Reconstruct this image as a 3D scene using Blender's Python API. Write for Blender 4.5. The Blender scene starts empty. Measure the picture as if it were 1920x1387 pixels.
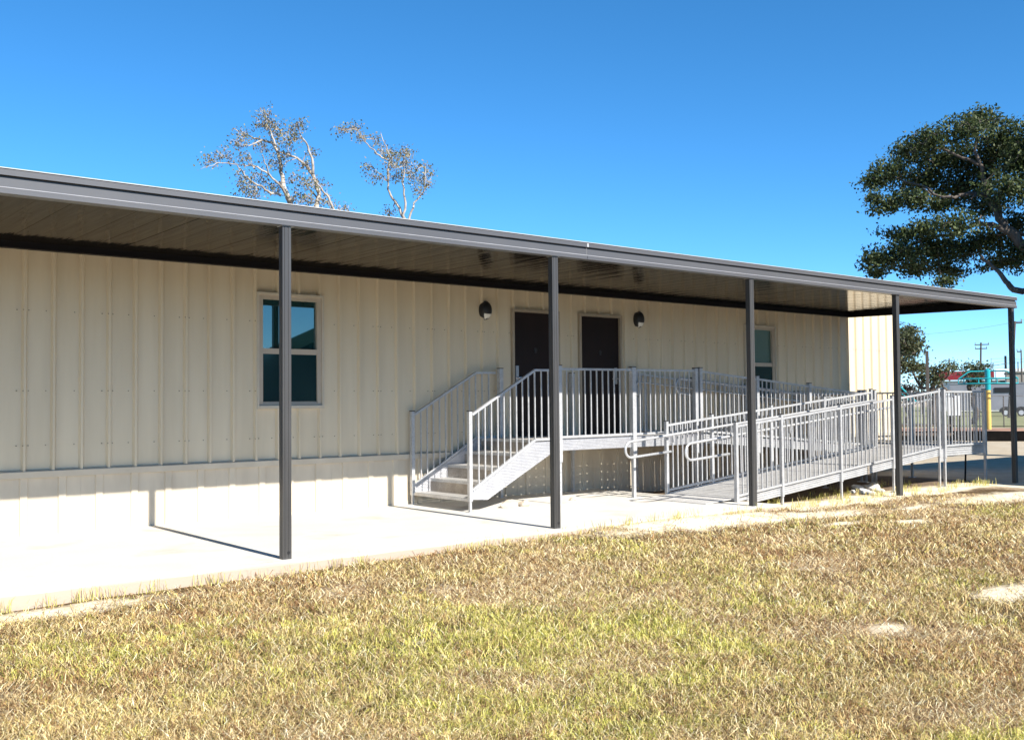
import bpy, math, random
import numpy as np
from mathutils import Vector, Matrix

random.seed(7)
rng = np.random.default_rng(11)
S = bpy.context.scene
COL = S.collection

# ------------------------------------------------------------------ camera
F_PX, YAW, PITCH, ROLL = 1904.15, 0.685185, 0.032764, -0.0089377
CAM = np.array([0.0, -12.4126, 1.45])
def cam_axes():
    cy, sy, cp, sp = math.cos(YAW), math.sin(YAW), math.cos(PITCH), math.sin(PITCH)
    fw = np.array([sy*cp, cy*cp, sp]); rt = np.array([cy, -sy, 0.0]); up = np.cross(rt, fw)
    c, s = math.cos(ROLL), math.sin(ROLL)
    return c*rt + s*up, -s*rt + c*up, fw
RT, UP, FW = cam_axes()
cd = bpy.data.cameras.new('camera'); cam = bpy.data.objects.new('camera', cd); COL.objects.link(cam)
cd.sensor_fit = 'HORIZONTAL'; cd.sensor_width = 36.0; cd.lens = F_PX/1920*36.0
cd.clip_start = 0.05; cd.clip_end = 5000
m = Matrix.Identity(4)
for i in range(3):
    m[i][0], m[i][1], m[i][2], m[i][3] = RT[i], UP[i], -FW[i], CAM[i]
cam.matrix_world = m
S.camera = cam

# ------------------------------------------------------------------ sky, sun, exposure
SUN_EL = math.atan(0.754)
w = bpy.data.worlds.new('World'); S.world = w; w.use_nodes = True
nt = w.node_tree; nt.nodes.clear()
sky = nt.nodes.new('ShaderNodeTexSky'); sky.sky_type = 'NISHITA'; sky.sun_disc = False
sky.sun_elevation = SUN_EL; sky.sun_rotation = math.radians(180)
sky.altitude = 1500; sky.air_density = 0.7; sky.dust_density = 0.02; sky.ozone_density = 6.0
bg = nt.nodes.new('ShaderNodeBackground'); bg.inputs['Strength'].default_value = 0.117
wo = nt.nodes.new('ShaderNodeOutputWorld')
hs = nt.nodes.new('ShaderNodeHueSaturation'); hs.inputs['Saturation'].default_value = 1.165; hs.inputs['Hue'].default_value = 0.491
nt.links.new(sky.outputs[0], hs.inputs['Color']); nt.links.new(hs.outputs[0], bg.inputs[0]); nt.links.new(bg.outputs[0], wo.inputs[0])
sl = bpy.data.lights.new('sun', 'SUN'); sl.energy = 5.0; sl.angle = math.radians(0.53); sl.color = (1.0, 0.955, 0.88)
so = bpy.data.objects.new('sun', sl); COL.objects.link(so)
so.rotation_euler = Vector((0.005, 1.0, -0.754)).to_track_quat('-Z', 'Y').to_euler()
so.location = (0, -30, 25)
vs = S.view_settings
vs.view_transform = 'Standard'; vs.look = 'None'; vs.gamma = 1.0; vs.use_curve_mapping = False
vs.exposure = 1.03

# ------------------------------------------------------------------ helpers
OFF = {}
def ray(px):
    return RT*((px[0]-960)/F_PX) - UP*((px[1]-693.5)/F_PX) + FW
def at(px, dist):                      # a point seen at this pixel, at this horizontal distance
    r = ray(px); return CAM + r*(dist/math.hypot(r[0], r[1]))
def on(px, ax, v):
    r = ray(px); i = 'xyz'.index(ax); return CAM + r*((v-CAM[i])/r[i])

def tag(o, label=None, cat=None, group=None, kind=None):
    if label: o['label'] = label
    if cat: o['category'] = cat
    if group: o['group'] = group
    if kind: o['kind'] = kind
    return o
def thing(name, loc, label, cat, group=None):
    o = bpy.data.objects.new(name, None); COL.objects.link(o); o.location = loc
    o.empty_display_size = 0.2
    OFF[o] = Vector(loc)
    return tag(o, label, cat, group)
def put(name, me, parent=None, loc=(0, 0, 0), rot=None):
    o = bpy.data.objects.new(name, me); COL.objects.link(o)
    l = Vector(loc)
    if parent is not None:
        o.parent = parent; off = OFF[parent]
        o.location = l - off if l.length else l
        OFF[o] = off if not l.length else l
    else:
        o.location = l; OFF[o] = l
    if rot: o.rotation_euler = rot
    return o

class MB:
    def __init__(s): s.v = []; s.f = []
    def quad(s, *p):
        b = len(s.v); s.v += [tuple(q) for q in p]; s.f.append(tuple(range(b, b+len(p)))); return s
    def box(s, x0, x1, y0, y1, z0, z1):
        b = len(s.v)
        s.v += [(x0,y0,z0),(x1,y0,z0),(x1,y1,z0),(x0,y1,z0),(x0,y0,z1),(x1,y0,z1),(x1,y1,z1),(x0,y1,z1)]
        s.f += [tuple(b+i for i in q) for q in ((0,3,2,1),(4,5,6,7),(0,1,5,4),(1,2,6,5),(2,3,7,6),(3,0,4,7))]
        return s
    def bar(s, a, c, w, h, up=(0, 0, 1)):       # box along a->c, w sideways, h along up
        a, c = Vector(a), Vector(c); d = (c-a).normalized(); u = Vector(up)
        r = d.cross(u).normalized(); u = r.cross(d).normalized()
        b = len(s.v)
        for p in (a, c):
            for sx, sy in ((-1,-1),(1,-1),(1,1),(-1,1)):
                s.v.append(tuple(p + r*(w/2*sx) + u*(h/2*sy)))
        s.f += [tuple(b+i for i in q) for q in ((0,1,2,3),(7,6,5,4),(0,4,5,1),(1,5,6,2),(2,6,7,3),(3,7,4,0))]
        return s
    def shear(s, x0, x1, y0, y1, zl0, zl1, zr0, zr1):   # box with ends at different heights (sloping along x)
        b = len(s.v)
        s.v += [(x0,y0,zl0),(x1,y0,zr0),(x1,y1,zr0),(x0,y1,zl0),(x0,y0,zl1),(x1,y0,zr1),(x1,y1,zr1),(x0,y1,zl1)]
        s.f += [tuple(b+i for i in q) for q in ((0,3,2,1),(4,5,6,7),(0,1,5,4),(1,2,6,5),(2,3,7,6),(3,0,4,7))]
        return s
    def prism(s, pts, a, c):                    # polygon pts (3d at offset 0) extruded by vector from a to c
        b = len(s.v); n = len(pts); a, c = Vector(a), Vector(c)
        s.v += [tuple(Vector(p)+a) for p in pts] + [tuple(Vector(p)+c) for p in pts]
        s.f.append(tuple(range(b, b+n))); s.f.append(tuple(range(b+2*n-1, b+n-1, -1)))
        for i in range(n): s.f.append((b+i, b+n+i, b+n+(i+1) % n, b+(i+1) % n))
        return s
    def tube(s, pts, r, n=8, cap=True):
        pts = [Vector(p) for p in pts]; k = len(pts)
        rs = r if hasattr(r, '__len__') else [r]*k
        b = len(s.v); prev = None
        for i, p in enumerate(pts):
            d = (pts[min(i+1, k-1)] - pts[max(i-1, 0)])
            if d.length < 1e-9: d = Vector((0, 0, 1))
            d.normalize()
            if prev is None:
                u = d.orthogonal().normalized()
            else:
                u = (prev - d*prev.dot(d))
                u = u.normalized() if u.length > 1e-6 else d.orthogonal().normalized()
            prev = u; v = d.cross(u)
            for j in range(n):
                a = 2*math.pi*j/n
                s.v.append(tuple(p + (u*math.cos(a) + v*math.sin(a))*rs[i]))
        for i in range(k-1):
            for j in range(n):
                s.f.append((b+i*n+j, b+i*n+(j+1) % n, b+(i+1)*n+(j+1) % n, b+(i+1)*n+j))
        if cap:
            s.f.append(tuple(b+j for j in reversed(range(n)))); s.f.append(tuple(b+(k-1)*n+j for j in range(n)))
        return s
    def mesh(s, name, mat, off=(0, 0, 0), smooth=False):
        me = bpy.data.meshes.new(name)
        ox, oy, oz = off
        me.from_pydata([(x-ox, y-oy, z-oz) for x, y, z in s.v], [], s.f)
        me.materials.append(MATS[mat] if isinstance(mat, str) else mat)
        if smooth: me.shade_smooth()
        return me
    def build(s, name, mat, parent=None, smooth=False):
        off = OFF[parent] if parent is not None else (0, 0, 0)
        me = s.mesh(name, mat, off, smooth)
        return put(name, me, parent)
def fix_normals(me):
    import bmesh
    bm = bmesh.new(); bm.from_mesh(me); bmesh.ops.recalc_face_normals(bm, faces=bm.faces[:]); bm.to_mesh(me); bm.free()

# ------------------------------------------------------------------ materials
MATS = {}
def newmat(name):
    mt = bpy.data.materials.new(name); mt.use_nodes = True; MATS[name] = mt
    t = mt.node_tree; b = t.nodes['Principled BSDF']
    return mt, t, b
def N(t, typ, **kw):
    n = t.nodes.new(typ)
    for k, v in kw.items(): setattr(n, k, v)
    return n
def mix(t, fac, a, b, blend='MIX'):
    n = N(t, 'ShaderNodeMix', data_type='RGBA', blend_type=blend)
    for sock, val in ((n.inputs[0], fac), (n.inputs[6], a), (n.inputs[7], b)):
        if hasattr(val, 'is_linked') or hasattr(val, 'links'): t.links.new(val, sock)
        elif isinstance(val, (int, float)): sock.default_value = val
        else: sock.default_value = (*val, 1) if len(val) == 3 else val
    return n.outputs[2]
def ramp(t, src, a, b):
    n = N(t, 'ShaderNodeMapRange'); n.inputs[1].default_value = a; n.inputs[2].default_value = b
    t.links.new(src, n.inputs[0]); return n.outputs[0]
def noise(t, scale, detail=4, rough=0.55, stretch=None, coord='Object', dist=0.0):
    src = None if coord == 'World' else N(t, 'ShaderNodeTexCoord').outputs[coord]
    if coord == 'World':
        g = N(t, 'ShaderNodeNewGeometry'); src = g.outputs['Position']
    if stretch:
        mp = N(t, 'ShaderNodeMapping'); mp.inputs['Scale'].default_value = stretch
        t.links.new(src, mp.inputs[0]); src = mp.outputs[0]
    n = N(t, 'ShaderNodeTexNoise'); n.inputs['Scale'].default_value = scale
    n.inputs['Detail'].default_value = detail; n.inputs['Roughness'].default_value = rough
    n.inputs['Distortion'].default_value = dist
    t.links.new(src, n.inputs['Vector']); return n.outputs['Fac']
def wpos(t):
    return N(t, 'ShaderNodeNewGeometry').outputs['Position']
def bump(t, b, h, strength, distance=0.01):
    n = N(t, 'ShaderNodeBump'); n.inputs['Strength'].default_value = strength; n.inputs['Distance'].default_value = distance
    t.links.new(h, n.inputs['Height']); t.links.new(n.outputs[0], b.inputs['Normal'])
def simple(name, c1, c2=None, rough=0.5, metal=0.0, scale=6, stretch=None, bmp=0.0, bscale=60, spec=0.5, lo=0.35, hi=0.65, rvar=0.0):
    mt, t, b = newmat(name)
    c2 = c2 or tuple(v*0.8 for v in c1)
    nz = noise(t, scale, stretch=stretch, coord='World')
    f = ramp(t, nz, lo, hi)
    t.links.new(mix(t, f, c1, c2), b.inputs['Base Color'])
    b.inputs['Roughness'].default_value = rough; b.inputs['Metallic'].default_value = metal
    b.inputs['Specular IOR Level'].default_value = spec
    if rvar:
        mr = N(t, 'ShaderNodeMapRange'); mr.inputs[3].default_value = rough-rvar; mr.inputs[4].default_value = rough+rvar
        t.links.new(noise(t, scale*3.1, coord='World'), mr.inputs[0]); t.links.new(mr.outputs[0], b.inputs['Roughness'])
    if bmp: bump(t, b, noise(t, bscale, coord='World'), bmp)
    return mt

simple('siding', (0.67, 0.565, 0.405), (0.61, 0.51, 0.36), rough=0.42, scale=1.6, stretch=(2.5, 1, 0.25), rvar=0.08)
simple('skirt', (0.60, 0.52, 0.40), (0.52, 0.445, 0.34), rough=0.5, scale=2.0, stretch=(2, 1, 0.6), rvar=0.08)
simple('trim', (0.56, 0.49, 0.385), (0.50, 0.435, 0.34), rough=0.45, scale=3)
def canning(name, st):
    t = MATS[name].node_tree; bump(t, t.nodes['Principled BSDF'], noise(t, 2.2, 2, coord='World', stretch=st), 0.14, 0.02)
canning('siding', (1.6, 1, 0.35)); canning('skirt', (1.6, 1, 0.8))
simple('door_frame', (0.38, 0.31, 0.225), (0.34, 0.275, 0.20), rough=0.45, scale=3)
simple('sash', (0.48, 0.40, 0.31), (0.43, 0.36, 0.28), rough=0.4, scale=5)
simple('bronze', (0.090, 0.089, 0.092), (0.078, 0.077, 0.08), rough=0.36, scale=1.2, stretch=(0.4, 2, 2), rvar=0.05)
simple('bronze_post', (0.062, 0.06, 0.058), (0.048, 0.046, 0.044), rough=0.34, scale=3, stretch=(3, 3, 0.3), rvar=0.06)
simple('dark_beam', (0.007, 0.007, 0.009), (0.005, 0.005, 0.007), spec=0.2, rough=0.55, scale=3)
simple('highlight_metal', (0.34, 0.34, 0.36), (0.28, 0.28, 0.3), rough=0.3)  # pale tone painted as the highlight on the beam lip
simple('white_edge', (0.42, 0.42, 0.42), (0.36, 0.36, 0.36), rough=0.4)
simple('door', (0.016, 0.0085, 0.007), (0.012, 0.007, 0.006), spec=0.25, rough=0.5, scale=4, stretch=(1, 1, 0.3))
simple('black', (0.012, 0.012, 0.013), (0.016, 0.015, 0.015), rough=0.45)
simple('steel', (0.62, 0.62, 0.63), (0.5, 0.5, 0.52), rough=0.3, metal=1.0)
simple('interior', (0.02, 0.028, 0.03), (0.03, 0.035, 0.035), rough=0.9)
simple('curtain', (0.20, 0.30, 0.25), (0.12, 0.2, 0.17), rough=0.9, scale=6, stretch=(6, 1, 0.2))
simple('screw', (0.20, 0.16, 0.12), rough=0.5)
simple('lens', (0.75, 0.72, 0.65), (0.65, 0.62, 0.56), rough=0.25, scale=30)
simple('concrete_roof', (0.6, 0.6, 0.6), rough=0.6)
simple('rock', (0.58, 0.50, 0.40), (0.45, 0.37, 0.28), rough=0.9, scale=9, bmp=0.4, bscale=25)
simple('rubble', (0.66, 0.64, 0.60), (0.5, 0.48, 0.45), rough=0.9, scale=9, bmp=0.5, bscale=30)
simple('timber', (0.50, 0.36, 0.18), (0.40, 0.28, 0.14), rough=0.8, scale=8, stretch=(1, 6, 6))
simple('tie', (0.006, 0.005, 0.005), (0.012, 0.01, 0.009), spec=0.1, rough=0.95, scale=5)
simple('teal', (0.012, 0.33, 0.36), (0.01, 0.28, 0.31), rough=0.35)
simple('yellow', (0.62, 0.43, 0.10), (0.52, 0.36, 0.09), rough=0.45, scale=3)
simple('trailer', (0.22, 0.225, 0.25), (0.19, 0.195, 0.22), rough=0.5, scale=1)
simple('tyre', (0.012, 0.012, 0.013), rough=0.8)
simple('rim', (0.55, 0.56, 0.58), (0.4, 0.4, 0.42), rough=0.4, metal=0.3)
simple('red', (0.28, 0.018, 0.028), (0.2, 0.014, 0.02), rough=0.5)
simple('white_paint', (0.75, 0.75, 0.74), (0.68, 0.68, 0.67), rough=0.5)
simple('tan_far', (0.30, 0.27, 0.23), (0.26, 0.235, 0.2), rough=0.6)
simple('pole_wood', (0.10, 0.085, 0.075), (0.07, 0.06, 0.052), rough=0.9, scale=4, stretch=(4, 4, 0.3))
simple('wire', (0.03, 0.03, 0.035), rough=0.6)
simple('fence_steel', (0.30, 0.31, 0.32), (0.22, 0.22, 0.23), rough=0.5, metal=0.5)
simple('bench_wood', (0.17, 0.12, 0.085), (0.11, 0.08, 0.06), rough=0.8, scale=6)
simple('roof_green', (0.028, 0.055, 0.05), (0.022, 0.045, 0.04), rough=0.95, spec=0.0)
simple('bark_oak', (0.13, 0.105, 0.085), (0.065, 0.052, 0.043), rough=0.95, scale=7, stretch=(1.5, 1.5, 0.6), bmp=0.6, bscale=18)
simple('bark_pale', (0.42, 0.37, 0.31), (0.21, 0.17, 0.135), rough=0.9, scale=3.5, bmp=0.3, bscale=14, lo=0.42, hi=0.62)

def mat_alu(name, c1, c2, rough, metal, pattern=None):
    mt, t, b = newmat(name)
    n1 = noise(t, 7, coord='World'); n2 = noise(t, 45, 3, coord='World')
    f = ramp(t, n1, 0.35, 0.68)
    c = mix(t, f, c1, c2)
    c = mix(t, ramp(t, n2, 0.5, 0.75), c, tuple(v*0.82 for v in c2))
    t.links.new(c, b.inputs['Base Color'])
    mr = N(t, 'ShaderNodeMapRange'); mr.inputs[3].default_value = rough-0.08; mr.inputs[4].default_value = rough+0.12
    t.links.new(n1, mr.inputs[0]); t.links.new(mr.outputs[0], b.inputs['Roughness'])
    b.inputs['Metallic'].default_value = metal
    if pattern == 'diamond':            # raised tread-plate relief in the x-z plane
        p = wpos(t); sx = N(t, 'ShaderNodeSeparateXYZ'); t.links.new(p, sx.inputs[0])
        def wave(sign):
            a = N(t, 'ShaderNodeMath', operation='MULTIPLY_ADD'); a.inputs[1].default_value = sign
            t.links.new(sx.outputs[2], a.inputs[0]); t.links.new(sx.outputs[0], a.inputs[2])
            s2 = N(t, 'ShaderNodeMath', operation='MULTIPLY'); s2.inputs[1].default_value = 150
            t.links.new(a.outputs[0], s2.inputs[0])
            s3 = N(t, 'ShaderNodeMath', operation='SINE'); t.links.new(s2.outputs[0], s3.inputs[0])
            return s3.outputs[0]
        mm = N(t, 'ShaderNodeMath', operation='MULTIPLY'); t.links.new(wave(1.0), mm.inputs[0]); t.links.new(wave(-1.0), mm.inputs[1])
        mx = N(t, 'ShaderNodeMath', operation='MAXIMUM'); mx.inputs[1].default_value = 0.15; t.links.new(mm.outputs[0], mx.inputs[0])
        bump(t, b, mx.outputs[0], 0.7, 0.004)
    else:
        bump(t, b, n2, 0.12, 0.002)
    return mt
mat_alu('alu', (0.55, 0.55, 0.55), (0.43, 0.43, 0.435), 0.36, 0.35)
mat_alu('alu_deck', (0.66, 0.64, 0.61), (0.54, 0.52, 0.49), 0.5, 0.25)
mat_alu('diamond', (0.52, 0.52, 0.53), (0.43, 0.43, 0.45), 0.34, 0.6, 'diamond')
mat_alu('riser', (0.42, 0.37, 0.31), (0.30, 0.26, 0.22), 0.45, 0.5)  # brown tint stands in for ground reflected in the stair risers

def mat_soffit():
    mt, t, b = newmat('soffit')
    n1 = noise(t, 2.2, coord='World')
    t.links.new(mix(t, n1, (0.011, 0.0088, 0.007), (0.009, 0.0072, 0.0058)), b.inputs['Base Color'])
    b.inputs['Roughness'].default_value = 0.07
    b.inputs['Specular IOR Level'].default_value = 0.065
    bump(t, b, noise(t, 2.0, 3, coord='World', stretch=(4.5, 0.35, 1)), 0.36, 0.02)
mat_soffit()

def mat_glass(name, tint, refl, rough=0.015):
    mt, t, b = newmat(name)
    b.inputs['Base Color'].default_value = (*tint, 1); b.inputs['Roughness'].default_value = 0.25
    b.inputs['Specular IOR Level'].default_value = 0.0
    g = N(t, 'ShaderNodeBsdfGlossy'); g.inputs['Roughness'].default_value = rough
    g.inputs['Color'].default_value = (0.85, 1.0, 0.92, 1)
    ms = N(t, 'ShaderNodeMixShader'); ms.inputs[0].default_value = refl
    fr = N(t, 'ShaderNodeFresnel'); fr.inputs[0].default_value = 1.5
    ad = N(t, 'ShaderNodeMath', operation='MAXIMUM'); ad.inputs[1].default_value = refl
    t.links.new(fr.outputs[0], ad.inputs[0]); t.links.new(ad.outputs[0], ms.inputs[0])
    t.links.new(b.outputs[0], ms.inputs[1]); t.links.new(g.outputs[0], ms.inputs[2])
    t.links.new(ms.outputs[0], t.nodes['Material Output'].inputs[0])
mat_glass('pane_upper', (0.005, 0.03, 0.034), 0.15)
mat_glass('pane_screen', (0.006, 0.022, 0.026), 0.05, 0.08)
mat_glass('pane_curtain', (0.055, 0.10, 0.085), 0.16)
mat_glass('pane_far', (0.02, 0.03, 0.035), 0.2)

def mat_attr(name, rough, transl, bmp=0):
    mt, t, b = newmat(name)
    a = N(t, 'ShaderNodeAttribute', attribute_name='Col')
    b.inputs['Roughness'].default_value = rough; b.inputs['Specular IOR Level'].default_value = 0.3
    t.links.new(a.outputs['Color'], b.inputs['Base Color'])
    tr = N(t, 'ShaderNodeBsdfTranslucent'); t.links.new(a.outputs['Color'], tr.inputs[0])
    ms = N(t, 'ShaderNodeMixShader'); ms.inputs[0].default_value = transl
    t.links.new(b.outputs[0], ms.inputs[1]); t.links.new(tr.outputs[0], ms.inputs[2])
    t.links.new(ms.outputs[0], t.nodes['Material Output'].inputs[0])
mat_attr('grass_blade', 0.65, 0.10)
mat_attr('leaf', 0.58, 0.28)

def mat_concrete():
    mt, t, b = newmat('concrete')
    n1 = noise(t, 1.1, 6, coord='World'); n2 = noise(t, 40, 3, coord='World')
    c = mix(t, ramp(t, n1, 0.35, 0.7), (0.63, 0.60, 0.54), (0.56, 0.53, 0.47))
    c = mix(t, ramp(t, n2, 0.55, 0.8), c, (0.48, 0.45, 0.39))
    c = mix(t, ramp(t, noise(t, 0.55, 5, 0.6, coord='World', dist=0.8), 0.56, 0.78), c, (0.52, 0.485, 0.42))
    sp = N(t, 'ShaderNodeSeparateXYZ'); t.links.new(wpos(t), sp.inputs[0])
    spl = N(t, 'ShaderNodeMath', operation='MULTIPLY_ADD'); spl.inputs[1].default_value = 0.08; t.links.new(n1, spl.inputs[0]); t.links.new(sp.outputs[2], spl.inputs[2])
    c = mix(t, ramp(t, spl.outputs[0], 0.035, 0.015), c, (0.42, 0.335, 0.26))      # soil splashed up the edge
    t.links.new(c, b.inputs['Base Color']); b.inputs['Roughness'].default_value = 0.85
    bump(t, b, n2, 0.25, 0.004)
mat_concrete()

def mat_ground():
    mt, t, b = newmat('ground')
    at_b = N(t, 'ShaderNodeAttribute', attribute_name='Bare'); at_g = N(t, 'ShaderNodeAttribute', attribute_name='Green')
    n1 = noise(t, 2.3, 6, coord='World'); n2 = noise(t, 26, 5, 0.65, coord='World'); n3 = noise(t, 9, 5, 0.6, coord='World', dist=1.2)
    thatch = mix(t, ramp(t, n2, 0.40, 0.66), (0.028, 0.016, 0.007), (0.20, 0.135, 0.055))
    thatch = mix(t, ramp(t, n3, 0.45, 0.75), thatch, (0.10, 0.05, 0.024))
    green = mix(t, ramp(t, n2, 0.35, 0.65), (0.03, 0.035, 0.010), (0.17, 0.15, 0.045))
    at_w = N(t, 'ShaderNodeAttribute', attribute_name='Worn')
    mat_ = mix(t, ramp(t, n2, 0.36, 0.66), (0.17, 0.095, 0.05), (0.56, 0.45, 0.29))
    g = mix(t, at_g.outputs['Fac'], thatch, green)
    g = mix(t, at_w.outputs['Fac'], g, mat_)
    dirt = mix(t, ramp(t, n1, 0.35, 0.65), (0.84, 0.75, 0.57), (0.68, 0.57, 0.40))
    dirt = mix(t, ramp(t, n2, 0.52, 0.75), dirt, (0.50, 0.39, 0.25))
    at_s = N(t, 'ShaderNodeAttribute', attribute_name='SoilShade')
    dirt = mix(t, at_s.outputs['Fac'], dirt, mix(t, n2, (0.10, 0.07, 0.045), (0.24, 0.175, 0.12)))  # brown soil, darkened further to stand in for shade under ramp and far end
    # ragged border between soil and thatch
    ad = N(t, 'ShaderNodeMath', operation='ADD'); t.links.new(at_b.outputs['Fac'], ad.inputs[0])
    mr = N(t, 'ShaderNodeMapRange'); mr.inputs[3].default_value = -0.6; mr.inputs[4].default_value = 0.6
    t.links.new(n3, mr.inputs[0]); t.links.new(mr.outputs[0], ad.inputs[1])
    f = ramp(t, ad.outputs[0], 0.35, 0.85)
    t.links.new(mix(t, f, g, dirt), b.inputs['Base Color']); b.inputs['Roughness'].default_value = 0.95
    b.inputs['Specular IOR Level'].default_value = 0.2
    bump(t, b, n2, 0.6, 0.03)
mat_ground()
simple('mulch', (0.40, 0.22, 0.13), (0.17, 0.085, 0.05), rough=0.95, scale=0.5, stretch=(0.25, 1.2, 1), lo=0.4, hi=0.6)
simple('lawn', (0.155, 0.165, 0.055), (0.22, 0.20, 0.085), rough=0.95, scale=0.35)

# ------------------------------------------------------------------ ground
def sm(x, a, b):
    t = np.clip((x-a)/(b-a), 0, 1); return t*t*(3-2*t)
def lump(x, y):
    return (np.sin(x*1.7+y*0.6+1.3)*np.sin(y*1.9-x*0.4) + 0.6*np.sin(x*3.9+0.7)*np.sin(y*4.3+x) + 0.35*np.sin(x*8.1+y*3)*np.sin(y*9.2-x*2))
def gz(x, y):
    z = -0.085 - 0.05*(1-sm(x, 2.5, 7.5)) + 0.07*np.exp(-((x-9.9)/1.7)**2-((y+3.85)/0.42)**2) - 0.04*sm(x, 11.0, 13.5) - 0.03*sm(-y, 4.5, 9) + 0.010*lump(x, y)
    z = z - 0.03*sm(x, 20, 30)
    # soil heaped under the ramp and against the building
    return z
def vnoise(x, y, s, seed=0):
    # smooth value noise
    xs, ys = np.asarray(x)*s+seed*17.3+500, np.asarray(y)*s+seed*9.1+500
    xi, yi = np.floor(xs).astype(int), np.floor(ys).astype(int); xf, yf = xs-xi, ys-yi
    def h(a, b): 
        n = (a*374761393 + b*668265263 + seed*974711) & 0x7fffffff
        n = ((n ^ (n >> 13))*1274126177) & 0x7fffffff
        return ((n ^ (n >> 16)) & 0xffff)/65535.0
    u, v = xf*xf*(3-2*xf), yf*yf*(3-2*yf)
    return (h(xi, yi)*(1-u)+h(xi+1, yi)*u)*(1-v) + (h(xi, yi+1)*(1-u)+h(xi+1, yi+1)*u)*v
def fbm(x, y, s, seed=0, o=3):
    r = 0; a = 0.5; tot = 0
    for i in range(o): r = r + a*vnoise(x, y, s*2**i, seed+i); tot += a; a *= 0.55
    return r/tot
PATCH = [(6.42, -8.60, 0.20, 0.12), (8.4, -8.58, 0.55, 0.22), (1.9, -4.02, 1.3, 0.22), (9.9, -4.0, 1.9, 0.50), (10.9, -4.3, 1.0, 0.42), (16.4, -4.7, 1.5, 0.5),
         (11.9, -4.35, 1.3, 0.35), (12.2, -5.5, 0.5, 0.2), (14.0, -4.6, 0.6, 0.15), (11.2, -5.2, .4, .14)]
def bare(x, y):
    wob = 0.5*(fbm(x, y, 1.3, 3)-0.5)
    b = sm(x + wob, 11.9, 12.5)*sm(y + wob*1.4, -4.05, -3.6)
    b = np.maximum(b, sm(x+wob*3, 17.0, 19.0)*sm(y+wob*2, -5.2, -4.4))
    for px, py, rx, ry in PATCH:
        d = ((x-px)/rx)**2 + ((y-py)/ry)**2
        b = np.maximum(b, 1.15*np.exp(-d*0.8)*(0.45+1.1*fbm(x, y, 4.0, 5)))
    b = np.maximum(b, 0.45*sm(fbm(x, y, 1.3, 8), 0.68, 0.85))
    return np.clip(b, 0, 1)
def worn(x, y):
    return sm(0.65*fbm(x, y, 0.9, 101) + 0.35*fbm(x, y, 2.6, 104), 0.50, 0.66)
def green(x, y):
    g = np.exp(-(((x-5.2)/2.0)**2 + ((y+7.1)/1.3)**2)) + 0.8*np.exp(-(((x-3.6)/1.0)**2 + ((y+8.3)/0.9)**2))
    g = g + 0.75*np.exp(-(((x-4.85)/0.35)**2 + ((y+10.15)/0.25)**2)) + 0.35*np.exp(-(((x-3.3)/.4)**2+((y+8.95)/.2)**2)) + 0.4*np.exp(-(((x-3.2)/0.9)**2+((y+6.6)/0.5)**2))
    g = g*(0.45+1.1*fbm(x, y, 1.6, 21)) + 0.55*sm(fbm(x, y, 0.9, 31), 0.5, 0.75)
    return np.clip(g, 0, 1)
def axis(lo, hi, step, far):
    c = np.arange(lo, hi+1e-6, step); out = []; d = step; v = hi
    while v < far: d *= 1.35; v += d; out.append(v)
    pre = []; d = step; v = lo
    while v > -far: d *= 1.35; v -= d; pre.append(v)
    return np.array(pre[::-1] + list(c) + out)
xs, ys = axis(-3, 24, 0.12, 900), axis(-13, 4, 0.12, 900)
X, Y = np.meshgrid(xs, ys, indexing='ij'); Z = gz(X, Y)
far = sm(np.hypot(X, Y), 30, 60); Z = Z*(1-far) - 0.155*far
nx, ny = X.shape
me = bpy.data.meshes.new('ground')
idx = np.arange(nx*ny).reshape(nx, ny)
faces = np.stack([idx[:-1, :-1], idx[1:, :-1], idx[1:, 1:], idx[:-1, 1:]], -1).reshape(-1, 4)
def mesh_np(me, co, faces):
    k = faces.shape[1]
    me.vertices.add(len(co)); me.vertices.foreach_set('co', np.ascontiguousarray(co, dtype=np.float32).ravel())
    me.loops.add(faces.size); me.loops.foreach_set('vertex_index', np.ascontiguousarray(faces, dtype=np.int32).ravel())
    me.polygons.add(len(faces)); me.polygons.foreach_set('loop_start', np.arange(0, faces.size, k, dtype=np.int32))
    me.update(calc_edges=True); me.validate()
mesh_np(me, np.stack([X, Y, Z], -1).reshape(-1, 3), faces)
for nm, val in (('Bare', bare(X, Y)), ('Green', green(X, Y)), ('Worn', worn(X, Y)), ('SoilShade', sm(X+0.4*fbm(X, Y, 1.7, 91), 12.2, 12.6)*(1-sm(X, 18.8, 19.6))*sm(Y+0.5*(fbm(X, Y, 2.0, 92)-.5), -3.05, -2.75) + 0.58*sm(X, 18.4, 19.4)*sm(Y, -4.4, -3.2))):
    a = me.attributes.new(nm, 'FLOAT', 'POINT'); a.data.foreach_set('value', val.astype(np.float32).ravel())
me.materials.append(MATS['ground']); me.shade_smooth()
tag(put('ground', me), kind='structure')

# concrete walkway slab
s = MB()
X0, X1, YF = -6.0, 11.95, -3.72
s.box(X0, X1, YF+0.02, 0.02, -0.25, -0.012); 
s.prism([(0, YF+0.012, -0.25), (0, YF, -0.03), (0, YF+0.006, -0.008), (0, YF+0.02, 0.0), (0, 0.02, 0.0), (0, 0.02, -0.011), (0, YF+0.019, -0.011), (0, YF+0.019, -0.25)], (X0, 0, 0), (X1, 0, 0))
o = s.build('concrete_walkway', 'concrete'); fix_normals(o.data); tag(o, kind='structure')

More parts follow.
